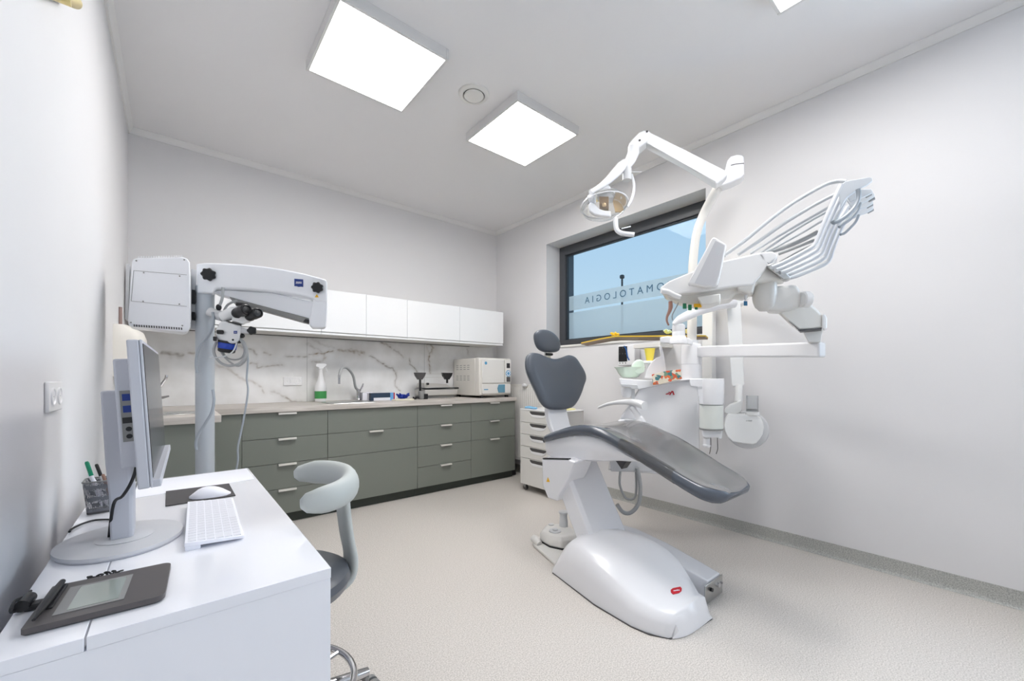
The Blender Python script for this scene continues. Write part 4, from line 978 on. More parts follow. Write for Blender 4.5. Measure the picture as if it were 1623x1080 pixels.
obj('magnification_dial', slab(hx([(165, 452), (245, 455), (252, 480), (246, 505), (168, 498)]), dh - .010, .02), BLACK, t, bev=.004)
lp_ = plate(hx([(362, 466), (402, 466), (402, 497), (362, 497)]), dh - .002, NAVY, 'logo_plate', t, .003)
text_mesh('ZEISS', .0046, PAPER, 'logo_lettering', t, oD(373, 526.8, dh - .0045), RIGHT, UP, .0002)
obj('small_button', MB().cyl(oD(369.2, 539, dh + .001), oD(369.2, 539, dh - .004), .0045, n=12), BLACK, t)
ax0, ax1 = oD(361.5, 541, dh + .035), oD(358.5, 560, dh + .035); d_ = (ax1 - ax0).normalized()
obj('lens_mount', MB().lathe(ax0, [(.001, 0), (.040, 0), (.040, .010), (.001, .010)], 32, d_), BLACK, t)
obj('blue_ring', MB().lathe(ax0, [(.037, .0095), (.0385, .012), (.037, .036), (.035, .038)], 32, d_), BLUE, t, label='bright blue lens ring')
obj('objective_lens', MB().lathe(ax0, [(.001, .030), (.036, .034), (.035, .050), (.028, .055), (.001, .052)], 32, d_), BLACK, t)
# cables
def cable(name, px, d, r, m_, label, x0=320, y0=460, s=7.2, grp=None, dd=None):
    pts = [oD(*p, d if dd is None else dd[i]) for i, p in enumerate(zp(px, x0, y0, s))]
    return obj(name, MB().tube(smooth_pts(pts, 6), r, 10), m_, T0, label=label)
cable('cable', [(165, 590), (135, 680), (155, 760), (215, 830), (300, 862), (400, 850), (470, 800), (505, 720), (490, 640), (430, 555)], dh + .02, .0058, HOSE, 'thickest grey coil of cable hanging lowest under the microscope head')
cable('cable', [(205, 680), (255, 760), (330, 828), (420, 868), (500, 800), (520, 700), (485, 600), (435, 550)], dh + .045, .0040, HOSE, 'thin grey cable coil behind the thick one under the microscope head')
cable('cable', [(235, 700), (290, 775), (380, 795), (455, 770), (485, 700), (465, 610), (420, 560)], dh + .065, .0040, HOSE, 'smallest inner grey cable loop under the microscope head')
cable('cable', [(90, 770), (160, 772), (240, 760), (310, 735), (365, 685), (398, 600)], dh - .015, .0032, HOSEL, 'pale thin cable passing across the coils toward the pole')
cable('cable', [(240, -30), (236, 60), (225, 120), (200, 180), (185, 215)], dh + .02, .0062, HOSE, 'short grey hose dropping from the arm to a black joint by the pole')
cable('cable', [(400, 120), (350, 138), (300, 165), (268, 205), (255, 235)], dh + .05, .0055, HOSE, 'short curved grey hose behind the microscope eyepieces')
cable('cable', [(0, 0), (2, 20), (0, 50), (2, 70), (-3, 105), (-9, 135), (-14, 160), (-14, 180), (-19, 205), (-26, 230), (-30, 250)], dh + .08, .0042, HOSE2, 'long grey cable hanging down behind the desk beside the pole', 391, 550, 1)
cable('cable', [(337, 495), (338.5, 510), (335, 524), (327, 537), (317, 550), (312, 565), (311, 580), (312.5, 592)], 1.935, .0062, HOSE2, 'pale blue cable wrapping the upper part of the microscope pole', 0, 0, 1)
cable('cable', [(337.5, 618), (339, 636), (335, 655), (325, 672), (315, 688), (310.5, 702), (311.5, 714)], 1.935, .0062, HOSE2, 'pale blue cable wrapping the lower part of the microscope pole', 0, 0, 1)
obj('cable_joint', MB().ball(oD(346.7, 487.5, dh + .02), .013, 16, (.9, .9, 1.2)), BLACK, T0)
# ================================================================ dental chair
XC = 2.05
t = thing('dental_chair', 'white and slate dental patient chair standing in the middle of the room', 'dental chair', (1.85, 1.3, 0))
# floor base cover
def interp(tab, y):
    if y >= tab[0][0]: return tab[0][1]
    for (a, va), (b, vb) in zip(tab, tab[1:]):
        if a >= y >= b: return va + (vb - va) * (a - y) / (a - b)
    return tab[-1][1]
left = [(1.66, 1.685), (1.63, 1.679), (1.288, 1.607), (1.073, 1.594), (.986, 1.607), (.913, 1.647), (.877, 1.758)]
zlt = [(1.66, .05), (1.60, .15), (1.54, .212), (1.475, .221), (1.40, .207), (1.27, .179), (1.166, .148), (1.093, .115), (1.03, .102), (.96, .096), (.92, .088)]
zrt = [(1.66, .05), (1.60, .16), (1.50, .235), (1.354, .244), (1.264, .247), (1.115, .206), (1.0, .158), (.94, .122), (.92, .108)]
ys = [1.66, 1.63, 1.58, 1.53, 1.46, 1.38, 1.30, 1.22, 1.14, 1.07, 1.01, .96, .92]
rings = []
for y in ys:
    xl = interp(left, y); zl = interp(zlt, y); zr = interp(zrt, y); xr = 2.06 - max(0, 1.10 - y) * .62
    zm = (zl + zr) / 2 + .018 * min(1, (y - .85) / .3)
    rings.append([(xl, y, .004), (xl + .006, y, zl * .55), (xl + .030, y, zl * .95), (xl + .055, y, zl * 1.04), (xl * .68 + xr * .32, y, zl * .5 + zm * .5 + .012), ((xl + xr) / 2 + .04, y, zm + .012), (xr - .09, y, zr * 1.02), (xr - .03, y, zr * .97), (xr - .004, y, zr * .5), (xr, y, .004)])
bx_l = interp(left, .905)
rings.append([(bx_l, .905, .004), (bx_l + .008, .905, .055), (bx_l + .045, .897, .087), (bx_l + .08, .892, .10), (1.76, .888, .118), (1.82, .888, .12), (1.88, .890, .112), (1.925, .893, .095), (1.938, .896, .05), (1.945, .90, .004)])
rings.append([(1.655, .908, .003), (1.685, .893, .03), (1.72, .882, .05), (1.75, .878, .06), (1.78, .874, .064), (1.82, .872, .064), (1.86, .870, .06), (1.89, .869, .05), (1.92, .868, .03), (1.938, .866, .003)])
rings.append([(1.655, .907, .002), (1.682, .890, .003), (1.715, .878, .003), (1.748, .872, .003), (1.78, .869, .003), (1.82, .867, .003), (1.86, .866, .003), (1.89, .865, .003), (1.92, .864, .003), (1.938, .863, .002)])
base_bm = MB(); base_bm.loft(rings)
bc = obj('base_cover', base_bm, SHELL, t, ang=50)
obj('floor_gasket', MB().prism([(x, y, .0005) for x, y in ((1.681, 1.655), (1.602, 1.29), (1.589, 1.07), (1.602, .985), (1.648, .910), (1.75, .874), (1.935, .862), (1.99, 1.0), (2.04, 1.10), (2.04, 1.655))], (0, 0, .0035)), DKGREY, t, smooth=False)

bd = [oY(u, v, .895) for u, v in ((1063, 936), (1066, 933.5), (1078, 931), (1080.5, 934), (1080, 938), (1076, 941), (1067, 943), (1063.5, 940))]
def on_base(u, v, off=.0):
    """point of the cover surface seen at a pixel (real surface, found by ray casting)"""
    dg = bpy.context.evaluated_depsgraph_get(); r = ray(u, v).normalized()
    me = bc.data; from mathutils.bvhtree import BVHTree
    bm_ = bmesh.new(); bm_.from_mesh(me); bmesh.ops.translate(bm_, vec=W[bc], verts=bm_.verts[:]); tr = BVHTree.FromBMesh(bm_); bm_.free()
    h = tr.ray_cast(CAM, r)
    return h[0] + h[1].normalized() * (off if h[1].dot(r) < 0 else -off)
bdg = [on_base(u, v, .0006) for u, v in ((1063, 936), (1066, 933.5), (1078, 931), (1080.5, 934), (1080, 938), (1076, 941), (1067, 943), (1063.5, 940))]
nb = (bdg[2] - bdg[0]).cross(bdg[5] - bdg[0]).normalized(); nb = nb if nb.dot(CAM - bdg[0]) > 0 else -nb
bo = obj('maker_badge', MB().prism(bdg, nb * .0025), RED, t, label='small red maker badge')
bc0 = sum(bdg, Vector()) / 8 + nb * .0028; bxd = (bdg[3] - bdg[0]).normalized(); byd = nb.cross(bxd).normalized()
text_mesh('castellini', .0095, PAPER, 'badge_lettering', bo, bc0, bxd, byd, .0003, bold=.0003)

# connection box beside the cover
cb = MB(); cb.loft([[(2.062, y, .012), (x1, y, .012), (x1, y, z_ * .75), (x1 - .02, y, z_), (2.062, y, z_)] for y, x1, z_ in ((.942, 2.215, .108), (1.05, 2.225, .128), (1.25, 2.235, .165), (1.45, 2.235, .19), (1.62, 2.22, .19))])
obj('connection_box', cb, SHELL, t, bev=.006)
cp = obj('connection_plate', MB().box((2.02, .9335, .004), (2.212, .941, .098)), STEEL, t, bev=.002)
for i, (xx, rr) in enumerate(((2.075, .009), (2.15, .012), (2.185, .006))):
    obj('connector', MB().cyl((xx, .9335, .065), (xx, .922, .065), rr, n=14), BLACK if i == 0 else CHROME, cp)
obj('box_foot', MB().box((2.10, 1.2, .0005), (2.20, 1.5, .012)), DKGREY, t)

# inclined lifting column
def col_ring(z, x0, x1, y0, y1, r=.02):
    return [(x0 + r, y0, z), (x1 - r, y0, z), (x1, y0 + r, z), (x1, y1 - r, z), (x1 - r, y1, z), (x0 + r, y1, z), (x0, y1 - r, z), (x0, y0 + r, z)]
obj('lift_column', MB().loft([col_ring(z, 1.800, 2.11, y0, y0 + .155) for z, y0 in ((.16, 1.417), (.30, 1.497), (.45, 1.582), (.60, 1.668), (.628, 1.684))]), SHELL, t, bev=.004)
obj('column_collar', MB().box((1.87, 1.68, .60), (2.05, 1.82, .665)), DKGREY, t)
obj('pivot_wedge', MB().prism([(2.10, 1.42, .655), (2.10, 1.56, .655), (2.10, 1.48, .57)], (.06, 0, 0)), DKGREY, t, label='dark triangular hinge gap beside the column')
# seat bracket with warning sticker
brk = [oX(u, v, 1.765) for u, v in ((858.5, 728.0), (901, 729.0), (912, 733), (902, 757), (885, 786), (883, 795), (868, 790), (860, 770))]
bko = obj('seat_bracket', MB().prism([Vector((p.x, p.y, p.z)) for p in brk], (.16, 0, 0)), SHELL, t, bev=.008, seg=3)
ws = [oX(u, v, 1.7640) for u, v in ((868.5, 756.5), (871.5, 764.5), (866.2, 764))]
obj('warning_sticker', MB().prism(ws, (-.0006, 0, 0)), ORANGE, bko, smooth=False)
obj('bracket_seam', MB().prism([oX(u, v, 1.7640) for u, v in ((860, 726.5), (901, 727.3), (901, 728.8), (860, 728))], (.02, 0, 0)), BLACKM, bko, smooth=False)

# seat: profile along y (back -> feet)
prof = [(1.885, .742, .035), (1.86, .760, .040), (1.80, .784, .048), (1.74, .806, .052), (1.66, .832, .056), (1.58, .850, .058), (1.50, .857, .060), (1.43, .848, .060), (1.37, .832, .060), (1.29, .805, .060), (1.21, .778, .060), (1.14, .748, .062), (1.07, .718, .064), (1.00, .686, .066), (.94, .660, .068), (.88, .638, .070), (.84, .626, .070), (.815, .618, .062), (.798, .610, .045), (.790, .603, .02)]
def half_w(y):
    hw = .25
    if y > 1.84: hw -= (y - 1.84) * .6
    if y < 1.15: hw -= (1.15 - y) * .12
    if y < .90: k = (.90 - y) / .11; hw = (hw) * math.sqrt(max(.0, 1 - .62 * k * k))
    return hw
def seat_ring(y, z, th, inset=0.0, lift=0.0):
    hw = half_w(y) - inset; dish = .012
    pts = []
    n = 9
    e_ = th / 2
    for i in range(n):       # right rounded edge
        a = -PI / 2 + PI * i / (n - 1); pts.append((XC + hw - e_ + e_ * math.cos(a), y, z - e_ + e_ * math.sin(a)))
    for k in (.72, .4, 0, -.4, -.72): pts.append((XC + (hw - e_) * k, y, z - dish * (1 - abs(k) ** 2.0)))
    for i in range(n):
        a = PI / 2 + PI * i / (n - 1); pts.append((XC - hw + e_ + e_ * math.cos(a), y, z - e_ + e_ * math.sin(a)))
    return pts
pf = []
ysm = lerp_list([p[0] for p in prof], 3); 
cz = smooth_pts([(0, p[0], p[1]) for p in prof], 3); th_ = lerp_list([p[2] for p in prof], 3)
obj('seat_cushion', MB().loft([seat_ring(c.y, c.z, max(.012, h_)) for c, h_ in zip(cz, th_)]), RIMLEATHER, t, ang=60)
# clear film over seat centre and leg rest
fm = []
for c, h_ in zip(cz, th_):
    if c.y > 1.80: continue
    hw = half_w(c.y) - .022; fm.append([(XC + hw * k, c.y, c.z - .012 * (1 - min(1, abs(k) * 1.06) ** 2) + .0035 - (.004 if abs(k) == 1 else 0)) for k in (-1, -.85, -.6, -.3, 0, .3, .6, .85, 1)])
R_ = MB(); R_.loft(fm, cap=False, close=False)
for ring in fm[:1]: pass
R_.loft([[(p[0], p[1], p[2] - .0012) for p in r] for r in fm], cap=False, close=False)
obj('clear_cover', R_, FILM, t, ang=60, label='transparent protective plastic over the leg rest')
bw = []
for i, (c, h_) in enumerate(zip(cz, th_)):
    if 1.0 <= c.y <= 1.30 or .79 < c.y < .80: bw.append((c, h_))
fl = MB(); sel = [(c, h_) for c, h_ in zip(cz, th_) if .99 < c.y < 1.31]
fl.loft([[(XC + (p[0] - XC) * 1.004, p[1], c.z - h_ / 2 + (p[2] - (c.z - h_ / 2)) * 1.05) for p in seat_ring(c.y, c.z, h_)] for c, h_ in sel], cap=False)
obj('plastic_band', fl, thin_glass('band_film', (.80, .80, .82), 1.4, .1, diff=.25, dcol=(.5, .5, .5)), t, label='strip of clear plastic wrapped around the leg rest')
# under seat shell
sh = []
for y, zt_, zb_, hw in ((1.875, .705, .655, .20), (1.865, .735, .622, .22), (1.80, .752, .616, .225), (1.70, .780, .622, .228), (1.60, .800, .632, .228), (1.50, .805, .645, .225), (1.42, .795, .658, .222), (1.34, .765, .672, .215), (1.26, .735, .680, .21), (1.20, .715, .688, .20)):
    sh.append([(XC - hw * .9, y, zt_), (XC - hw, y, zt_ - .02), (XC - hw * .99, y, (zt_ + zb_) / 2), (XC - hw * .93, y, zb_ + .012), (XC - hw * .8, y, zb_), (XC + hw * .8, y, zb_), (XC + hw * .93, y, zb_ + .012), (XC + hw, y, zt_ - .02), (XC + hw * .9, y, zt_)])
obj('seat_shell', MB().loft(sh), SHELL, t, ang=55)
obj('shell_button', MB().ball(oX(911, 695, XC - .226), .012, 14, (.3, 1, 1.3)), WHITE, t)

# back rest
def bky(v): return 1.955 + (650 - v) / 90 * .085
bo_ = [(833.3, 577), (835, 564.5), (842, 559.5), (852.6, 560.7), (864.4, 566), (879, 569.3), (891, 566.5), (901.4, 563), (911, 566.8), (919, 577.6), (926, 590), (928, 601), (924.5, 612), (920.5, 624), (914.8, 636), (907, 645.5), (895, 649), (879, 650), (867, 648), (858.5, 640), (850, 622), (841.5, 604), (835.5, 590)]
bop = [oY(u, v, bky(v)) for u, v in bo_]
bn = Vector((0, -1, .09))
obj('backrest', MB().pillow(smooth_pts(bop, 3, True), bn, .032, .042, steps=8, p=3.0), LEATHER, t, ang=80)
bsh = [sum(bop, Vector()) / len(bop) + (p - sum(bop, Vector()) / len(bop)) * .93 + Vector((0, .03, 0)) for p in bop]
obj('backrest_shell', MB().pillow(smooth_pts(bsh, 2, True), bn, .005, .045, steps=6), SHELL, t, ang=80)
obj('back_neck', MB().loft([[(x0, y0, z), (x1, y0, z), (x1, y0 + .045, z), (x0, y0 + .045, z)] for z, x0, x1, y0 in ((.66, 1.955, 2.155, 1.87), (.74, 1.955, 2.155, 1.89), (.80, 1.96, 2.15, 1.94), (.88, 1.96, 2.15, 1.965), (1.0, 1.97, 2.14, 1.98))]), SHELL, t, bev=.01, ang=60)
ho = [(846.8, 531), (850, 525.5), (857, 522.8), (867, 524), (877, 529.5), (884, 538), (887, 548), (885, 556), (878, 559), (863, 558.3), (853, 552.5), (848, 542)]
hy = 2.055
hp = [oY(u, v, hy) for u, v in ho]
hr = obj('headrest', MB().pillow(smooth_pts(hp, 3, True), (0, -1, .15), .035, .035, steps=7, p=2.6), LEATHER, t, ang=80)
stem = oY(868, 562, 2.06)
obj('headrest_stem', MB().box((stem.x - .022, 2.05, stem.z - .07), (stem.x + .022, 2.075, stem.z + .05)), STEEL, t, bev=.003)
obj('headrest_knob', MB().cyl((stem.x - .03, 2.045, stem.z + .0), (stem.x + .03, 2.045, stem.z + .0), .009, n=14), BLACK, t)
# arm rest
AX = 2.31
ar = smooth_pts([oX(u, v, AX) for u, v in ((950, 646.5), (962, 641.5), (977, 638.5), (992, 637.5), (1004, 638), (1014, 640.5), (1022, 643.5))], 4)
rings = []
for i, p in enumerate(ar):
    k = i / (len(ar) - 1); th2 = .008 + .016 * min(1, k * 1.3); w2 = .02 + .018 * k
    rings.append([p + Vector((math.copysign(abs(math.cos(a)) ** .7, math.cos(a)) * w2, 0, math.copysign(abs(math.sin(a)) ** .7, math.sin(a)) * th2)) for a in [2 * PI * q / 16 for q in range(16)]])
ao = obj('armrest', MB().loft(rings), WHITE, t, ang=60)
obj('armrest_post', MB().tube([oX(u, v, AX) for u, v in ((1002, 645), (1008, 655), (1014, 664), (1018, 668), (1012, 676))], [.022, .020, .026, .026, .02], 12, flat=.7), WHITE, t)
obj('armrest_mount', MB().box((2.22, 1.46, .79), (2.335, 1.60, .855)), SHELL, t, bev=.015, seg=3)
# foot control
t = thing('foot_control', 'white foot pedal control on the floor behind the chair base', 'foot pedal', (1.93, 1.9, 0))
fp = [oZ(848, 866, .004), oZ(886, 897, .004), Vector((1.80, 1.668, .004)), Vector((2.05, 1.668, .004)), Vector((2.10, 2.02, .004)), oZ(862, 848, .004)]
fpp = [(1.862, 2.02), (1.84, 1.98), (1.752, 1.70), (1.762, 1.672), (2.02, 1.672), (2.10, 1.75), (2.12, 2.02), (2.08, 2.06), (1.90, 2.06)]
obj('base_plate', MB().prism([(x, y, .0005) for x, y in fpp], (0, 0, .022)), WHITE2, t, bev=.006)
obj('front_grip', MB().tube([(1.875, 2.02, .04), (1.862, 1.985, .045), (1.86, 1.95, .03)], [.024, .026, .02], 14), WHITE2, t)
b2 = [(1.90, 1.99), (1.885, 1.88), (1.915, 1.80), (2.06, 1.75), (2.11, 1.82), (2.10, 2.0), (2.0, 2.05)]
obj('pedal_body', MB().loft([[(x, y, .028) for x, y in b2], [(x, y, .075) for x, y in b2], [(2.0 + (x - 2.0) * .82, 1.91 + (y - 1.91) * .82, .105) for x, y in b2]]), WHITE2, t, bev=.012, seg=3)
obj('rubber_seal', MB().loft([[(2.0 + (x - 2.0) * 1.01, 1.91 + (y - 1.91) * 1.01, z) for x, y in b2] for z in (.0225, .029)]), BLACKM, t)
bt = obj('round_button', MB().lathe((1.955, 1.90, .103), [(.001, 0), (.040, 0), (.040, .008), (.030, .010), (.018, .011), (.018, .018), (.001, .019)], 28), GREYSHELL, t)
obj('joystick_post', MB().lathe((2.07, 1.93, .10), [(.03, 0), (.028, .05), (.026, .055), (.026, .09), (.034, .095), (.034, .105), (.001, .108)], 24), GREYSHELL, t)
obj('side_button', MB().lathe((2.02, 2.0, .098), [(.001, 0), (.02, 0), (.02, .012), (.001, .014)], 20), GREYSHELL, t)
# ================================================================ water / spittoon unit at the right of the chair
UW = mat('unit_white', srgb(236, 236, 238), .25, coat=.35)
t = thing('spittoon_unit', 'white dental water unit with cuspidor and suction column at the right of the chair', 'dental unit', oD(1050, 740, 2.7))
ub = obj('body', slab([(1013, 616), (1050, 607), (1093, 602), (1105, 606), (1107.5, 616), (1109, 700), (1109, 758), (963, 746), (966, 722), (972, 690), (984, 660), (999, 637)], 2.74, .30), UW, t, bev=.014, seg=3)
obj('lower_body_panel', slab([(966, 716), (1075, 716), (1075, 748), (968, 748)], 2.735, .02), GREYSHELL, t, bev=.004)
obj('top_deck', slab([(981, 600), (1010, 602), (1050, 604.5), (1093, 600.2), (1109, 600.2), (1109, 611), (1093, 602.8), (1050, 610), (1013, 618), (1008, 617), (1000, 611), (983, 610)], 2.715, .30), UW, t, bev=.005)
obj('filter_bowl', MB().lathe(oD(993, 631, 2.72), [(.001, 0), (.024, .004), (.034, .02), (.036, .06), (.034, .068), (.001, .07)], 24), UW, t)
obj('bowl_bracket', slab([(984, 609), (1010, 610), (1012, 617), (1001, 617), (1000, 614.5), (985, 613)], 2.66, .06), GREYSHELL, t, bev=.003)
obj('bracket_leg', slab([(1001, 611), (1006, 611), (1006, 636), (1001, 636)], 2.70, .03), GREYSHELL, t, bev=.002)
# red mark on body front
mk = [[(1055.2, 624.5), (1061, 623.4), (1061, 625), (1055.2, 626)], [(1060.5, 626.2), (1064.6, 619.6), (1066.4, 620.4), (1062.2, 627)], [(1064.8, 619.8), (1067.2, 620.2), (1069.3, 626.3), (1066.9, 626.5)], [(1060, 621.2), (1063, 622.4), (1062.2, 623.6), (1059.4, 622.6)]]
for q in mk: obj('logo_stroke', slab(q, 2.737, .002), RED, ub, smooth=False)
# spout tower
tw = obj('spout_tower', slab([(1021, 599.5), (1025.5, 585), (1033, 573.5), (1040, 567.5), (1047, 565), (1044.6, 549), (1046.2, 547.2), (1048.6, 548.2), (1051.5, 560), (1053, 567), (1055.5, 587), (1056, 601)], 2.76, .07), UW, t, bev=.006, seg=3)
# post and cap
pcn = oD(1095.5, 570, 2.78)
obj('post', MB().lathe((pcn.x, pcn.y, 0), [(.001, oD(0, 602, 2.78).z), (.0655, oD(0, 602, 2.78).z), (.0655, oD(0, 578.6, 2.78).z), (.0645, oD(0, 578.4, 2.78).z), (.0645, oD(0, 577.8, 2.78).z), (.0665, oD(0, 577.4, 2.78).z), (.0665, oD(0, 549, 2.78).z), (.061, oD(0, 545.8, 2.78).z), (.045, oD(0, 544.6, 2.78).z), (.045, oD(0, 540, 2.78).z), (.001, oD(0, 539.6, 2.78).z)], 36), UW, t)
# suction cylinder group
cc = oD(1127, 640, 2.56)
zz = lambda v, d=2.56: oD(0, v, d).z
obj('suction_housing', MB().lathe((cc.x, cc.y, 0), [(.001, zz(641)), (.070, zz(641)), (.073, zz(636)), (.075, zz(604)), (.073, zz(600.5)), (.001, zz(600))], 36), UW, t)
obj('housing_bridge', slab([(1093, 601), (1127, 600), (1127, 641), (1108.5, 641), (1105, 614), (1094, 612.5)], 2.53, .08), UW, t, bev=.004)
obj('filter_cylinder', MB().lathe((cc.x + .004, cc.y, 0), [(.001, zz(679)), (.066, zz(679)), (.068, zz(676)), (.069, zz(642)), (.001, zz(641.5))], 36), mat('milky_cylinder', srgb(226, 230, 224), .3, coat=.2), t)
obj('seal_ring', MB().lathe((cc.x + .004, cc.y, 0), [(.001, zz(681.5)), (.068, zz(681.5)), (.0705, zz(680.8)), (.0705, zz(679.3)), (.001, zz(678.8))], 36), MIDGREY, t)
obj('lower_cap', slab([(1112.5, 682), (1145, 681), (1144.5, 696), (1140, 697), (1138, 694.5), (1118, 694.5), (1113, 692)], 2.54, .09), UW, t, bev=.006)
obj('drain_stub', MB().lathe(oD(1120, 709, 2.57), [(.001, 0), (.020, 0), (.024, .006), (.024, .014), (.020, .018), (.020, .055), (.001, .056)], 20), UW, t)
obj('small_print', slab([(1106.5, 613.5), (1113, 613), (1113, 617), (1106.5, 617.5)], 2.5285, .0012), GREYSHELL, t, smooth=False)
for xx in (1126.5, 1137):
    obj('thin_wire', MB().tube(smooth_pts([oD(xx, 694, 2.58), oD(xx + .3, 704, 2.58), oD(xx - (.5 if xx < 1130 else -.5), 712, 2.58), oD(xx - 2, 720, 2.58)], 4), .0022, 6), BLACKM, t)
# horizontal swing arm
A, B = oD(1098, 558, 2.78), oD(1304, 554.6, 2.085); zc = 1.297
u_ = (B - A); u_.z = 0; ln = u_.length; u_.normalize(); s_ = Vector((-u_.y, u_.x, 0))
sa = MB(); hh = .040
def arm_sec(p, z, h, w): return [p + s_ * (-w) + Vector((0, 0, -h)), p + s_ * w + Vector((0, 0, -h)), p + s_ * w + Vector((0, 0, h)), p - s_ * w + Vector((0, 0, h))]
sa.loft([arm_sec(Vector((A.x, A.y, A.z)), 0, .036, .030), arm_sec(Vector((B.x, B.y, B.z)), 0, .0395, .034)])
obj('swing_arm', sa, UW, t, bev=.010, seg=3)
obj('arm_end_joint', slab([(1281, 543), (1301, 543), (1304.5, 522), (1271, 523.5)], 2.06, .075), WHITE2, t, bev=.004)
pv_ = oD(1075.5, 545, 2.66); zt_ = oD(0, 514, 2.66).z
obj('pivot_cylinder', MB().lathe((pv_.x, pv_.y, 0), [(.001, pv_.z), (.058, pv_.z), (.056, pv_.z + .02), (.045, pv_.z + .045), (.040, pv_.z + .05), (.040, pv_.z + .075), (.039, pv_.z + .077), (.039, pv_.z + .080), (.040, pv_.z + .082), (.040, zt_ - .01), (.03, zt_), (.001, zt_)], 32), UW, t)
obj('flange_plate', slab([(1046, 534.5), (1058, 533), (1092, 536), (1098, 540), (1098, 547), (1085, 545.5), (1046, 543.5)], 2.66, .06), UW, t, bev=.006)
ca = smooth_pts([oD(u, v, d) for u, v, d in ((1067.5, 514.5, 2.64), (1077, 507, 2.64), (1092, 499.5, 2.64), (1110, 491, 2.65), (1130, 484.5, 2.65), (1150, 480, 2.66), (1163, 477.5, 2.66))], 4)
obj('curved_arm', MB().tube(ca, lerp_list([.012, .026, .031, .034, .038, .042, .044], 4), 16), UW, t, ang=60)
# hoses below the unit
def hose(name, px, d, r, m_, label, par=None, dd=None, cat='hose'):
    pts = [oD(*p, d if dd is None else dd[i]) for i, p in enumerate(px)]
    if par: return obj(name, MB().tube(smooth_pts(pts, 6), r, 10), m_, par)
    return tag(obj(name, MB().tube(smooth_pts(pts, 6), r, 10), m_), label, cat)
hose('drain_hose', [(984, 742), (982, 765), (986, 780), (992, 790), (1000, 792), (1006, 788), (1008.5, 775), (1008, 742)], 2.75, .008, HOSE, '', t)
hose('drain_hose', [(1010, 742), (1013.5, 760), (1015, 775), (1013, 795), (1006, 808), (996, 814), (986, 811), (978, 800)], 2.72, .0135, HOSE, '', t)
# separate small things
def lathe_thing(name, label, cat, c, prof, m_, axis=(0, 0, 1), n=28):
    return tag(obj(name, MB().lathe(c, prof, n, axis), m_, loc=c), label, cat)
gc = oD(998, 599.0, 2.86); gc.z = oD(0, 599.2, 2.86).z
t2 = thing('spittoon_bowl', 'pale green translucent spittoon bowl on the water unit', 'bowl', gc)
obj('bowl', MB().lathe(gc, [(.001, .001), (.045, .002), (.060, .008), (.080, .035), (.094, .062), (.104, .072), (.106, .075), (.098, .074), (.088, .058), (.072, .034), (.05, .014), (.001, .010)], 40), CLEAR_G, t2, ang=60)
obj('splash_guard', MB().pillow(smooth_pts([oD(u, v, 2.78) for u, v in ((1001, 583), (1005, 574), (1012, 570), (1018, 572), (1021, 580), (1020, 590), (1010, 593))], 3, True), tow, .012, .012), CLEAR_G, t2, ang=80)
yc = oD(1029.8, 572, 2.85)
lathe_thing('plastic_cup', 'yellow plastic cup on the small shelf above the spittoon bowl', 'cup', yc, [(.001, 0), (.023, 0), (.036, .082), (.0375, .083), (.0375, .085), (.0345, .084), (.022, .004), (.001, .004)], YELLOW)
obj('cup_shelf', MB().cbox((yc.x, yc.y, yc.z - .011), (.10, .09, .018)), UW, t, bev=.004)
obj('shelf_stem', MB().cyl((yc.x, yc.y, yc.z - .12), (yc.x, yc.y, yc.z - .02), .014), UW, t)
# tissue box with a colourful print
def print_mat():
    m = bpy.data.materials.new('floral_print'); m.use_nodes = True; nt = m.node_tree; L = nt.links.new; b = nt.nodes['Principled BSDF']
    tc = nt.nodes.new('ShaderNodeTexCoord'); v = nt.nodes.new('ShaderNodeTexVoronoi'); v.inputs['Scale'].default_value = 48; v.inputs['Randomness'].default_value = 1
    r = nt.nodes.new('ShaderNodeValToRGB'); r.color_ramp.interpolation = 'CONSTANT'; e = r.color_ramp.elements
    e[0].color = (*srgb(232, 222, 200), 1); e[1].position = .22; e[1].color = (*srgb(222, 96, 58), 1)
    for p_, c_ in ((.38, (236, 226, 206)), (.5, (72, 128, 132)), (.62, (238, 228, 208)), (.74, (230, 120, 70)), (.86, (128, 158, 132)), (.93, (90, 140, 176))): k = e.new(p_); k.color = (*srgb(*c_), 1)
    n = nt.nodes.new('ShaderNodeTexNoise'); n.inputs['Scale'].default_value = 25; ad = nt.nodes.new('ShaderNodeVectorMath'); ad.operation = 'MULTIPLY_ADD'; ad.inputs[1].default_value = (.03, .03, .03)
    L(tc.outputs['Object'], n.inputs['Vector']); L(n.outputs['Color'], ad.inputs[0]); L(tc.outputs['Object'], ad.inputs[2]); L(ad.outputs[0], v.inputs['Vector'])
    sp_2 = nt.nodes.new('ShaderNodeSeparateColor'); L(v.outputs['Color'], sp_2.inputs[0]); L(sp_2.outputs['Red'], r.inputs[0]); L(r.outputs[0], b.inputs['Base Color']); b.inputs['Roughness'].default_value = .45
    return m
tag(obj('tissue_box', slab([(1033, 594), (1057, 588), (1079, 585.8), (1081, 600.6), (1047.5, 609.2), (1035, 610.5)], 2.66, .05), print_mat(), bev=.002), 'cardboard box with an orange, teal and cream print leaning on the water unit', 'box')

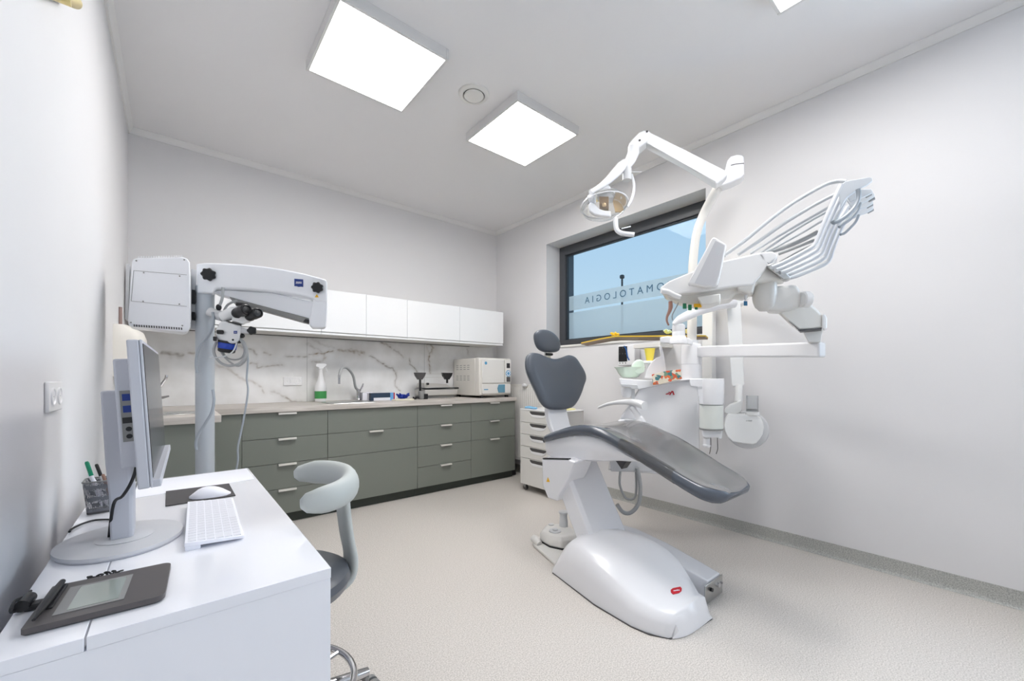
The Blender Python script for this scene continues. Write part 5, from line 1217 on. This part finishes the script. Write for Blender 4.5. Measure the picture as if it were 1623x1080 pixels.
# ================================================================ x-ray unit on the right wall
t = thing('xray_unit', 'white wall mounted dental x-ray arm with round head near the right wall', 'x-ray machine', (3.1, 1.42, .8))
XW = mat('xray_white', srgb(234, 234, 232), .35, coat=.1)
obj('wall_column', MB().box((3.105, 1.385, .85), (3.175, 1.462, 1.74)), XW, t, bev=.006)
obj('extension_arm', MB().loft([[(3.12, 1.39, 1.66), (3.12, 1.455, 1.66), (3.12, 1.455, 1.71), (3.12, 1.39, 1.71)], [tuple(oD(1176, 470, 2.76) + Vector(q)) for q in ((.05, -.03, -.02), (.03, .03, -.02), (.03, .03, .03), (.05, -.03, .03))]]), XW, t, bev=.006)
obj('top_block', slab([(1158, 461), (1166, 458), (1181, 460), (1182, 478), (1174, 484), (1160, 480)], 2.72, .10), XW, t, bev=.008)
obj('hanging_arm', slab([(1151, 486), (1158, 480), (1173.5, 480), (1175, 500), (1180, 609), (1177, 612.5), (1161, 613), (1159, 609)], 2.70, .08), XW, t, bev=.007, seg=3)
obj('wrist', MB().tube([oD(1170.5, 611, 2.71), oD(1170.5, 622, 2.70), oD(1170, 637, 2.69)], [.024, .022, .025], 18), XW, t)
obj('yoke', slab([(1147, 655), (1149, 648), (1157, 641), (1168, 637), (1175, 633), (1177, 640), (1175, 652), (1168, 657), (1155, 659)], 2.66, .06), XW, t, bev=.010, seg=3)
obj('tube_head', slab([(1153.5, 657), (1178, 657.5), (1199, 660), (1206.5, 663.5), (1209.5, 670), (1211, 678), (1209, 689), (1204, 697), (1199, 703), (1193, 705), (1176, 703), (1161, 700.5), (1153, 693), (1148.5, 683), (1147, 674), (1149, 664)], 2.58, .13), XW, t, bev=.007, seg=4)
hc = oD(1184, 681.5, 2.70); tow2 = -Vector((ray(1184, 681).x, ray(1184, 681).y, 0)).normalized()
obj('rear_dome', MB().lathe(hc - tow2 * .04, [(.001, 0), (.09, .0), (.120, .02), (.126, .04), (.120, .05), (.001, .052)], 44, tow2), GREYSHELL, t)
for zz2, r_, nm, mm_ in ((0, 0, 'cone', SMOKE),):
    c0 = oD(1192.3, 654, 2.60); top = oD(1192.3, 627.5, 2.60)
    obj('cone', MB().lathe(c0, [(.034, 0), (.0355, 0), (.0355, top.z - c0.z), (.0335, top.z - c0.z), (.0335, .002)], 28), SMOKE, t)
    obj('cone_collar', MB().lathe(c0, [(.001, -.02), (.040, -.016), (.040, 0.0), (.037, .004), (.001, .004)], 28), XW, t)
    obj('inner_ring', MB().lathe(c0, [(.001, .012), (.031, .012), (.031, .022), (.001, .022)], 28), MIDGREY, t)
tx = obj('head_print', slab([(1178.5, 665.3), (1196, 667), (1196, 669.6), (1178.5, 668)], 2.579, .0012), MIDGREY, t, smooth=False) if False else None
text_mesh('x-mind', .0135, MIDGREY, 'head_lettering', t, oD(1187, 667.2, 2.5785), RIGHT, UP, .0003)

# control box of the x-ray unit on the wall
cbx = oX(992, 563, 3.10)
t = thing('wall_control_box', 'white control box with a black keypad panel on the wall under the window', 'control box', (3.14, cbx.y, 1.2))
ya, yb_ = oX(979, 563, 3.09).y, oX(1006, 563, 3.09).y
za, zb = oX(979, 580, 3.09).z, oX(979, 548, 3.09).z
obj('case', MB().box((3.09, yb_, za), (3.175, ya, zb)), WHITE, t, bev=.008, seg=3)
y2, y3 = oX(980.5, 563, 3.089).y, oX(994, 563, 3.089).y
obj('keypad_panel', MB().box((3.086, y3, oX(987, 573.5, 3.09).z), (3.0905, y2, oX(987, 549.5, 3.09).z)), BLACK, t, bev=.003)
for r_ in range(3):
    for k in range(3):
        yy = y3 + .016 + k * (y2 - y3 - .03) / 2; z_ = oX(987, 575.8, 3.09).z if r_ == 2 else oX(987, 552 + r_ * 9, 3.09).z
        if r_ < 2: obj('key', MB().cyl((3.0862, yy, z_), (3.0845, yy, z_), .005, n=10), DKGREY, t)
        else: obj('key', MB().cyl((3.0902, yy, z_), (3.088, yy, z_), .005, n=10), DKGREY, t)
cd = [oX(u, v, 3.084) for u, v in ((989, 549), (992, 553), (993.5, 560), (994.5, 566), (997, 571))]
tag(obj('blue_strap', MB().tube(smooth_pts(cd, 4), .006, 8, flat=.5), BLUESTRAP), 'blue strap hanging over the black keypad of the wall control box', 'strap')

# flat cardboard and yellow sheets lying under the window
zb_ = 1.388
cdp = [oZ(921, 543.5, 1.42), oZ(950, 537, 1.42), oZ(975, 532.8, 1.42), oZ(1050, 532.3, 1.42), oZ(1118, 532, 1.42)]
far = [Vector((3.165, cdp[-1].y + .02, 0)), Vector((3.165, oZ(975, 540, 1.42).y, 0)), oZ(945, 547, 1.42)]
zs = 1.388
pl = [Vector((min(p.x, 3.168), p.y, 1.40)) for p in cdp] + [Vector((min(p.x, 3.168), p.y, 1.40)) for p in (oZ(1122, 538.5, 1.405), oZ(1060, 540, 1.405), oZ(976, 540, 1.405), oZ(931, 548.5, 1.405))]
t = thing('cardboard_sheets', 'stack of brown card with yellow sheets lying flat just below the window', 'cardboard', (2.95, 1.9, 1.39))
obj('brown_card', MB().prism([(p.x, p.y, 1.405) for p in pl], (0, 0, .008)), BROWN, t, smooth=False)
obj('yellow_sheet', MB().prism([(p.x - .004, p.y - .004, 1.4132) for p in pl], (0, 0, .008)), FOLDY, t, smooth=False)
blob('yellow_wrap', 'crumpled yellow sheet on top of the cardboard under the window', 'paper', oD(975, 533.0, 3.12), .036, FOLDY, 6, 8, (1.6, .8, .2))
blob('green_wrap', 'crumpled pale green paper behind the x-ray arm pivot under the window', 'paper', oD(1058, 529.5, 3.0), .032, LGREEN, 8, 9, (1.4, .8, .7))
blob('cream_wrap', 'crumpled cream paper right of the x-ray arm pivot under the window', 'paper', oD(1091, 530, 3.02), .034, mat('cream_wrap', srgb(232, 232, 200), .6), 6, 12, (1.3, .8, .7))
obj('wall_shelf', MB().box((2.90, 1.52, 1.3705), (3.1765, 2.26, 1.387)), WHITE2).update_tag() if False else None
shf = obj('wall_shelf', MB().box((2.98, oX(1046, 545, 2.98).y, 1.372), (3.1768, oX(1004, 545, 2.98).y, 1.4045)), WHITE2, bev=.002); tag(shf, 'narrow white shelf on the wall below the window, under the cardboard', 'shelf')

# ================================================================ drawer cart
CX0, CX1, CY0, CY1, CZ0, CZ1 = 2.69, 3.055, 2.585, 3.10, .075, .815
t = thing('drawer_cart', 'white mobile cart with five drawers between the cabinets and the chair', 'cart', ((CX0 + CX1) / 2, (CY0 + CY1) / 2, 0))
obj('carcass', MB().box((CX0 + .019, CY0, CZ0), (CX1, CY1, CZ1 - .012)), CARTSHADE, t, bev=.003)
obj('top', MB().box((CX0 - .002, CY0 - .004, CZ1 - .012), (CX1 + .004, CY1 + .004, CZ1)), WHITE, t, bev=.004)
hs = [.118, .115, .118, .115, .262]; z = CZ1 - .014
for h_ in hs:
    d_ = obj('drawer', MB().box((CX0, CY0 + .003, z - h_ + .003), (CX0 + .018, CY1 - .003, z)), WHITE2, t, bev=.002)
    ym = (CY0 + CY1) / 2 - .0
    cut = [(CX0 - .0006, ym + a, z - .004 - dz) for a, dz in ((-.115, 0), (.115, 0), (.112, .012), (.10, .026), (.085, .032), (-.085, .032), (-.10, .026), (-.112, .012))]
    obj('handle_recess', MB().prism(cut, (.002, 0, 0)), DKGREY, d_, smooth=False)
    gp = [(CX0 - .004, ym + a, z - .034 - dz) for a, dz in ((-.115, -.012), (-.08, .002), (.08, .002), (.115, -.012), (.09, .018), (.05, .028), (-.05, .028), (-.09, .018))]
    obj('handle', MB().prism(gp, (.0045, 0, 0)), WHITE, d_, bev=.002)
    z -= h_ + .002
for fx in (CX0 + .04, CX1 - .04):
    for fy in (CY0 + .04, CY1 - .04):
        w_ = obj('caster', MB().cyl((fx - .012, fy, .027), (fx + .012, fy, .027), .026, n=22), DKGREY, t)
        obj('caster_fork', MB().box((fx - .017, fy - .012, .03), (fx + .017, fy + .012, CZ0)), MIDGREY, w_, bev=.002)
t2 = thing('blue_gloves', 'pale blue crumpled item on top of the drawer cart', 'cloth', (2.74, 3.0, CZ1))
obj('cloth', MB().tube(smooth_pts([(2.72, 3.06, CZ1 + .012), (2.74, 3.02, CZ1 + .016), (2.73, 2.97, CZ1 + .013), (2.75, 2.92, CZ1 + .010)], 4), [.008, .010, .011, .012, .012, .013, .012, .012, .012, .011, .010, .009, .008][:13], 10, flat=1.8), mat('pale_blue_cloth', srgb(128, 182, 218), .6), t2)
tag(obj('folded_sheet', MB().box((2.80, 2.64, CZ1 + .0005), (3.0, 2.86, CZ1 + .012)), mat('pale_yellow_sheet', srgb(240, 232, 170), .6), bev=.003), 'pale yellow folded sheet on the cart top behind the backrest', 'sheet')
# ================================================================ delivery head with hanging tubes
UW2 = mat('delivery_white', srgb(236, 235, 234), .26, coat=.35)
UW3 = mat('delivery_ivory', srgb(226, 223, 217), .34, coat=.15)
t = thing('delivery_head', 'white dentist instrument table with control panel and raised whip arms, above the chair at right', 'instrument unit', oD(1190, 470, 2.0))
dd_ = 1.88
hb = obj('table_body', slab([(1045.5, 459), (1047, 455), (1060, 445.5), (1095, 431), (1144, 414), (1199, 401.3), (1210, 401), (1219, 419), (1212, 430), (1204, 440), (1193, 452), (1160, 455), (1130, 460), (1110, 463), (1080, 465), (1055, 466), (1048, 464)], dd_, .20), UW2, t, bev=.016, seg=4)
obj('under_tray', slab([(1053, 464), (1080, 464), (1130, 459), (1160, 455), (1193, 452), (1193, 462), (1166, 466), (1158, 473), (1140, 476), (1125, 482), (1105, 484), (1085, 481), (1070, 476), (1058, 470)], dd_ + .05, .15), UW3, t, bev=.012, seg=3)
obj('rear_hub', slab([(1199, 401), (1224, 398.2), (1232.5, 403.5), (1231, 409), (1219, 420), (1208, 413)], dd_ + .0, .10), UW2, t, bev=.006)
obj('arch_side', slab([(1218, 419), (1236, 432), (1246, 441), (1238, 443), (1225, 444), (1197, 448), (1193, 464), (1182, 464), (1168, 460), (1170, 448), (1177, 436), (1190, 424), (1206, 420)], dd_ + .012, .13), UW3, t, bev=.010, seg=3)
obj('whip_bar', slab([(1215.5, 420.5), (1222, 417.5), (1228, 417), (1254, 440), (1247.5, 443), (1243, 444), (1216, 424)], dd_ - .01, .06), STEEL, t, bev=.004, label='pale metal bar carrying the whip arms')
sp1 = obj('control_panel', slab([(1128, 377.5), (1131, 375.8), (1135, 377), (1151, 387), (1151.5, 390), (1141, 440), (1138, 451), (1134, 454), (1119, 455.5), (1100, 451.5), (1089.5, 450)], dd_ - .07, .055), UW2, t, bev=.007, seg=3)
pscr = [(1134, 381), (1149, 389.5), (1139.5, 437), (1134, 450.5), (1119, 453), (1101, 449)]
obj('panel_face', slab(pscr, dd_ - .0712, .002), mat('panel_face_grey', srgb(206, 205, 207), .35), sp1, bev=.0006, seg=1)
obj('touch_window', slab([(1138, 388.5), (1146.5, 392.5), (1139, 406), (1134, 405), (1133, 396)], dd_ - .0722, .0015), GREYSHELL, sp1, smooth=False)
obj('front_handle', MB().tube(smooth_pts([oD(u, v, dd_ - .005) for u, v in ((1048, 461), (1058, 463), (1068, 468), (1078, 471.5))], 4), .012, 12), UW2, t)
# holder block with coloured sockets
obj('holder_block', slab([(1105, 471), (1142, 465), (1142, 479), (1125, 483), (1112, 484)], dd_ - .015, .08), UW3, t, bev=.006)
for u0, v0, u1, v1, m_, lb in ((1082, 481, 1088, 489, GREENC, 'green socket cap'), (1090.5, 483, 1096.5, 491.5, GREENC, 'green socket cap'), (1099.5, 481.5, 1112, 487, ORANGE, 'orange socket cap'), (1101, 487, 1106, 490.5, GREENC, 'green socket cap')):
    obj('socket_cap', slab([(u0, v0), (u1, v0), (u1, v1), (u0, v1)], dd_ + .02, .02), m_, t, bev=.002, label=lb)
obj('hook_bracket', slab([(1160, 461), (1176, 458), (1186, 462), (1186, 470), (1176, 475), (1160, 472)], dd_ + .08, .05), UW3, t, bev=.005)
obj('key_plug', MB().tube([oD(1181.7, 468, dd_ + .06), oD(1181.7, 474, dd_ + .06), oD(1181.7, 477, dd_ + .06)], [.007, .004, .004], 10), GREYSHELL, t)
obj('key_tag', slab([(1178.8, 477.5), (1184.6, 477.5), (1184.8, 484.5), (1178.8, 484.5)], dd_ + .055, .01), TEAL, t, bev=.001, label='small teal tag')
obj('instrument_hose', MB().tube(smooth_pts([oD(u, v, dd_ + .06) for u, v in ((1062.5, 478), (1063, 487), (1061, 494), (1057.5, 502), (1057, 509), (1060, 516))], 4), lerp_list([.009, .010, .008, .006, .005, .004], 4), 10), FLESH, t, label='pinkish brown instrument tip')
obj('probe_wire', MB().tube(smooth_pts([oD(u, v, dd_ + .07) for u, v in ((1075, 480), (1072, 487), (1067, 496), (1065, 502), (1066, 508))], 4), .003, 8), HOSE, t)
# elbow and pantograph arm
obj('elbow_arm', slab([(1218, 454), (1240, 452), (1262, 451), (1267.5, 459), (1270, 470), (1268, 486), (1249.5, 491), (1233, 493.5), (1215, 493), (1210, 475)], 1.95, .12), WHITE2, t, bev=.014, seg=4)
ehc = oD(1211.5, 449, 1.975); ez = lambda v: oD(0, v, 1.975).z
obj('elbow_hub', MB().lathe((ehc.x, ehc.y, 0), [(.001, ez(494)), (.022, ez(493)), (.040, ez(487)), (.049, ez(478)), (.053, ez(466)), (.052, ez(452)), (.049, ez(449)), (.001, ez(448.5))], 36), WHITE2, t, ang=60)
obj('elbow_joint_seam', slab([(1197, 449.5), (1199, 447), (1210, 445.6), (1225, 445), (1225, 446.6), (1210, 447), (1200, 448.6), (1198, 451)], 1.925, .12), DKGREY, t, smooth=False)
obj('lower_arm', slab([(1226, 488), (1240, 478), (1268, 466), (1283, 480), (1296, 491), (1303, 499), (1303, 520.5), (1286, 524), (1266, 524), (1250, 511), (1234, 496)], 2.0, .085), UW3, t, bev=.012, seg=3)
obj('arm_underplate', slab([(1250, 509), (1266, 522.5), (1303, 519.5), (1302, 522.5), (1268, 525.5)], 1.995, .08), DKGREY, t, smooth=False)
dc = oD(1276.5, 475, 1.95)
sdir = RIGHT
obj('tension_disc', MB().lathe(dc - sdir * .02, [(.001, 0), (.034, 0), (.039, .004), (.039, .030), (.034, .036), (.001, .037)], 32, sdir), UW2, t)
obj('arm_end_cap', slab([(1303.5, 498), (1308, 499), (1311, 505), (1310.5, 520), (1307, 522.5), (1303.5, 521)], 1.995, .08), UW2, t, bev=.004)
# whip arms and hoses
WH = mat('whip_arm_shaded_white', srgb(202, 205, 209), .32, coat=.15)  # white darkened to stand for the shading between the arms
L3 = lambda a, b, k: (a[0] + (b[0] - a[0]) * k, a[1] + (b[1] - a[1]) * k)
for i in range(5):
    k = i / 4; d = 1.80 + .035 * i
    P = [L3((1222, 424), (1250, 441), k), L3((1240, 417.5), (1262, 438), k), L3((1283, 394.5), (1305, 420), k), L3((1291, 388), (1315, 410), k), L3((1297, 377), (1319, 397), k), L3((1314, 335), (1331, 366), k), L3((1333, 293), (1346, 340), k)]
    a_ = obj('whip_arm', MB().tube(smooth_pts([oD(u, v, d) for u, v in P], 4), .0095, 12, flat=1.0), WH, t, ang=60)
    tipp = [(1329, 300), (1334, 291.5), (1341, 286.8), (1378, 280.5), (1382, 282), (1383, 287), (1375, 293), (1360, 300), (1345, 311), (1340, 316), (1332, 330)] if i == 0 else [L3((1337, 296), (1345, 337), k), L3((1342, 290), (1352, 330), k), (L3((1380, 291), (1384, 324), k) if i != 2 else (1386, 306)), (L3((1384, 296), (1384, 331), k) if i != 2 else (1386.5, 311)), L3((1372, 302), (1374, 337), k), L3((1346, 312), (1352, 346), k)]
    obj('instrument_rest', slab(tipp, d - .008, .016), WH, a_, bev=.003)
    tp = tipp[3] if i == 0 else tipp[2]
    obj('rubber_tip', slab([(tp[0] - 14, tp[1] + 9), (tp[0] - 1, tp[1] + 3.5), (tp[0] + 1.5, tp[1] + 9), (tp[0] - 8, tp[1] + 14)], d + .002, .014), MIDGREY, a_, bev=.002)
hoses = [([(1340, 288), (1328, 287.5), (1310, 292), (1285, 305), (1252, 325), (1215, 353), (1180, 382), (1148, 405)], .0058),
         ([(1322, 309), (1300, 320), (1272, 336), (1240, 356), (1202, 383), (1170, 404)], .0055),
         ([(1313, 329), (1290, 342), (1262, 358), (1228, 378), (1190, 402)], .0040),
         ([(1309, 337), (1285, 350), (1252, 370), (1215, 395), (1205, 402)], .0036),
         ([(1303, 350), (1280, 364), (1255, 378), (1228, 393), (1215, 399)], .0036),
         ([(1296, 368), (1275, 379), (1252, 389), (1232, 396), (1215, 400)], .0068),
         ([(1291, 381), (1270, 389), (1250, 397), (1234, 403)], .0048),
         ([(1286, 390), (1268, 398), (1250, 408), (1236, 416)], .0042)]
for i, (P, r_) in enumerate(hoses): obj('supply_hose', MB().tube(smooth_pts([oD(u, v, 1.83 + .02 * i + .12 * j / len(P)) for j, (u, v) in enumerate(P)], 5), r_ * 1.55, 10), HOSEL if i < 5 else HOSE, t)
loops = [([(1360, 300), (1361, 312), (1356, 326), (1345, 339), (1332, 349), (1322, 353), (1319, 350)], .0068), ([(1363, 322), (1359, 334), (1348, 347), (1337, 355), (1330, 360)], .0055), ([(1361, 341), (1356, 352), (1346, 363), (1338, 370), (1332, 372)], .0045), ([(1350, 302), (1340, 310), (1330, 318), (1326, 335)], .0045)]
LOOPM = mat('loop_hose_grey', srgb(146, 153, 160), .35)
for i, (P, r_) in enumerate(loops): obj('hose_loop', MB().tube(smooth_pts([oD(u, v, 1.775 + .045 * i) for u, v in P], 5), r_ * 1.3, 10), LOOPM, t)

# ================================================================ operating lamp
LW = mat('lamp_white', srgb(236, 237, 240), .24, coat=.4)
t = thing('operating_lamp', 'white dental operating lamp with clear glass reflector on a tall bent pole', 'dental lamp', oD(1097, 540, 2.78))
pp2 = [(1096.5, 543, 2.78), (1097, 500, 2.78), (1097.5, 460, 2.77), (1098, 425, 2.76), (1100, 398, 2.75), (1103, 376, 2.74), (1108, 357, 2.73), (1117, 336, 2.72), (1127, 317, 2.70), (1136, 301, 2.69), (1143, 288, 2.68)]
pts = smooth_pts([oD(*p) for p in pp2], 5)
obj('bent_pole', MB().tube(pts, [.031 - .004 * (1 - abs(2 * i / (len(pts) - 1) - 1)) for i in range(len(pts))], 22), mat('lamp_pole_ivory', srgb(234, 231, 225), .3, coat=.2), t, ang=60)
obj('rear_elbow', slab([(1136.5, 289), (1146, 281), (1149, 268), (1152.5, 254), (1158, 247.5), (1168, 244.5), (1177, 245.5), (1179.5, 249), (1179.5, 275), (1175, 281), (1160, 288.5), (1146, 293.5), (1138, 294)], 2.62, .10), LW, t, bev=.014, seg=4)
obj('elbow_seam', slab([(1158.5, 261.5), (1166, 259.5), (1179, 258.3), (1179, 259.4), (1166, 260.6), (1158.5, 262.8)], 2.6185, .01), DKGREY, t, smooth=False)
obj('spring_arm', slab([(1029, 208.5), (1090, 239), (1152, 271), (1154, 275), (1146, 284), (1136, 292), (1085, 260), (1021, 225), (1017, 220), (1020, 211)], 2.50, .085), LW, t, bev=.010, seg=3)
obj('arm_trim_line', slab([(1026, 224.5), (1135, 286), (1135, 288.5), (1026, 227)], 2.4985, .004), GREYSHELL, t, smooth=False)
obj('front_knee', slab([(996, 228), (1003, 219), (1013, 209), (1020, 206), (1029, 207), (1033, 211), (1026, 222), (1018, 229), (1012, 234), (1005, 236), (997, 237.5)], 2.48, .095), LW, t, bev=.012, seg=4)
for u, v in ((1025.5, 208.5), (1014, 222.5)): obj('screw', MB().cyl(oD(u, v, 2.478), oD(u, v, 2.474), .006, n=12), DKGREY, t)
obj('upper_link', MB().tube([oD(u, v, 2.47) for u, v in ((1004, 233), (1004, 243), (999, 254), (993, 263), (990, 268))], [.032, .034, .032, .028, .018], 20), LW, t, ang=60)
obj('yoke_arm', MB().tube(smooth_pts([oD(u, v, d) for u, v, d in ((990, 258, 2.46), (984, 265, 2.44), (975, 275, 2.41), (964, 286, 2.38), (950, 297, 2.35), (936, 305.5, 2.33))], 4), lerp_list([.022, .030, .028, .022, .017, .015], 4), 16), LW, t, ang=60)
obj('barrel', MB().cyl(oD(993.5, 268, 2.46), oD(993.5, 286, 2.46), .028, .026, 24), GREYSHELL, t)
obj('side_lever', MB().tube([oD(1000, 272.5, 2.46), oD(1017, 272.5, 2.46)], .003, 8), LW, t)
obj('rear_yoke', MB().tube(smooth_pts([oD(u, v, d) for u, v, d in ((1001, 276, 2.48), (1004.5, 290, 2.50), (1004.5, 304, 2.51), (1000.5, 318, 2.51), (994, 328, 2.50))], 5), .010, 12, flat=.7), LW, t)
obj('yoke_lug', MB().cyl(oD(937, 310, 2.33), oD(940, 322, 2.36), .024, .020, 20), LW, t)
lc = oD(957.5, 326, 2.42)
ax = (Vector((lc.x, lc.y, lc.z)) - Vector((1.55, .9, 1.0))).normalized()   # optical axis (pointing back up)
ax = Vector((-.06, -.16, -.97)).normalized()
def disc_ring(c, a, r, h): 
    x = a.cross(Vector((0, 1, 0))).normalized(); y = x.cross(a)
    return [Vector(c) + a * h + x * (math.cos(2 * PI * k / 40) * r) + y * (math.sin(2 * PI * k / 40) * r) for k in range(40)]
R0 = .138
obj('clear_dome', MB().loft([disc_ring(lc, ax, r, h) for r, h in ((.03, -.066), (.08, -.058), (.115, -.036), (R0, .0), (.125, .030), (.09, .052), (.04, .062), (.01, .064))]), CLEAR, t, ang=80)
obj('rim', MB().tube([p for p in disc_ring(lc, ax, R0, .0)], .0035, 10, closed=True), LW, t)
obj('glass_reflector', MB().loft([disc_ring(lc, ax, r, h) for r, h in ((.02, -.062), (.075, -.052), (.108, -.032), (.128, -.004))], cap=False), thin_glass('dichroic_reflector', (.98, .96, .92), .8, .08, diff=.18, dcol=(.9, .84, .74)), t, ang=80)
obj('top_fin', slab([(945.5, 309), (951, 301), (958, 294), (964, 291.5), (967.5, 296), (969, 308), (969, 314), (950, 315)], 2.42, .05), LW, t, bev=.008)
obj('top_cap', slab([(944, 307.5), (957, 305), (970, 307), (973, 312), (963, 314), (948, 312)], 2.39, .08), LW, t, bev=.006)
bh = obj('bulb_housing', slab([(949.8, 311.5), (964.8, 311.5), (964.8, 332), (950, 330.5)], 2.37, .05), mat('bronze_shield', srgb(150, 128, 104), .3, metal=.6), t, bev=.002)
obj('bulb', MB().ball(oD(957.5, 325, 2.365), .013, 14), GOLD, bh)
obj('cross_bar', slab([(932, 325), (936, 320), (942, 322), (950, 331), (958, 333.5), (968, 334), (968.5, 343.5), (955, 342.5), (942, 340), (934, 334)], 2.33, .035), LW, t, bev=.006)
obj('side_reflector', slab([(970.5, 316), (979, 318), (986, 324), (988.5, 332), (984, 336), (975, 336.5)], 2.45, .01), GOLD, t, bev=.002)
obj('handle', MB().tube(smooth_pts([oD(u, v, d) for u, v, d in ((975.5, 347, 2.40), (976, 357, 2.39), (977.5, 364, 2.38), (983, 369, 2.37), (992, 371, 2.36), (1005.5, 372.3, 2.35))], 5), .0155, 16, flat=.9), LW, t, ang=60)
obj('handle_pin', MB().tube([oD(985, 362.5, 2.40), oD(999.5, 359, 2.40)], .004, 8), LW, t)
# ---------------------------------------------------------------- camera, world, light
cam = bpy.data.cameras.new('camera'); co = bpy.data.objects.new('camera', cam); COL.objects.link(co)
cam.sensor_width = 36; cam.sensor_fit = 'HORIZONTAL'; cam.lens = F / IMG_W * 36
cam.shift_x = -(PX - IMG_W / 2) / IMG_W; cam.shift_y = (HZ - IMG_H / 2) / IMG_W
cam.clip_start = 0.02; cam.clip_end = 200
co.location = CAM; co.rotation_euler = (PI / 2, 0, math.atan2(-FWD.x, FWD.y))
sc.camera = co
w = bpy.data.worlds.new('sky'); sc.world = w; w.use_nodes = True
nt = w.node_tree; L = nt.links.new; bg = nt.nodes['Background']
tc = nt.nodes.new('ShaderNodeTexCoord'); sp = nt.nodes.new('ShaderNodeSeparateXYZ'); rp = nt.nodes.new('ShaderNodeValToRGB')
e = rp.color_ramp.elements; e[0].position = 0.0; e[0].color = (*srgb(168, 188, 200), 1); e[1].position = 1.0; e[1].color = (*srgb(120, 170, 225), 1)
k = rp.color_ramp.elements.new(0.12); k.color = (*srgb(196, 220, 236), 1)
k = rp.color_ramp.elements.new(0.42); k.color = (*srgb(168, 205, 238), 1)
L(tc.outputs['Generated'], sp.inputs[0]); L(sp.outputs['Z'], rp.inputs[0]); L(rp.outputs[0], bg.inputs[0]); bg.inputs[1].default_value = SKY
def area(name, loc, rot, sx, sy, power, col):
    l = bpy.data.lights.new(name, 'AREA'); l.shape = 'RECTANGLE'; l.size = sx; l.size_y = sy; l.energy = power; l.color = col
    o = bpy.data.objects.new(name, l); COL.objects.link(o); o.location = loc; o.rotation_euler = rot; return o
# daylight entering through the second window, behind the photographer
area('daylight', (XR + 0.5, (VY0 + VY1) / 2, (VZ0 + VZ1) / 2), (0, PI / 2, 0), 1.6, 1.1, DAYW, (0.72, 0.85, 1.0))
sc.view_settings.view_transform = 'Standard'; sc.view_settings.look = 'None'
sc.view_settings.gamma = 1.0; sc.view_settings.use_curve_mapping = False; sc.view_settings.exposure = EXPO
sc.cycles.use_denoising = True
sc.cycles.max_bounces = 12; sc.cycles.diffuse_bounces = 8; sc.cycles.transparent_max_bounces = 16; sc.cycles.caustics_reflective = False; sc.cycles.caustics_refractive = False
sc.cycles.sample_clamp_indirect = 8
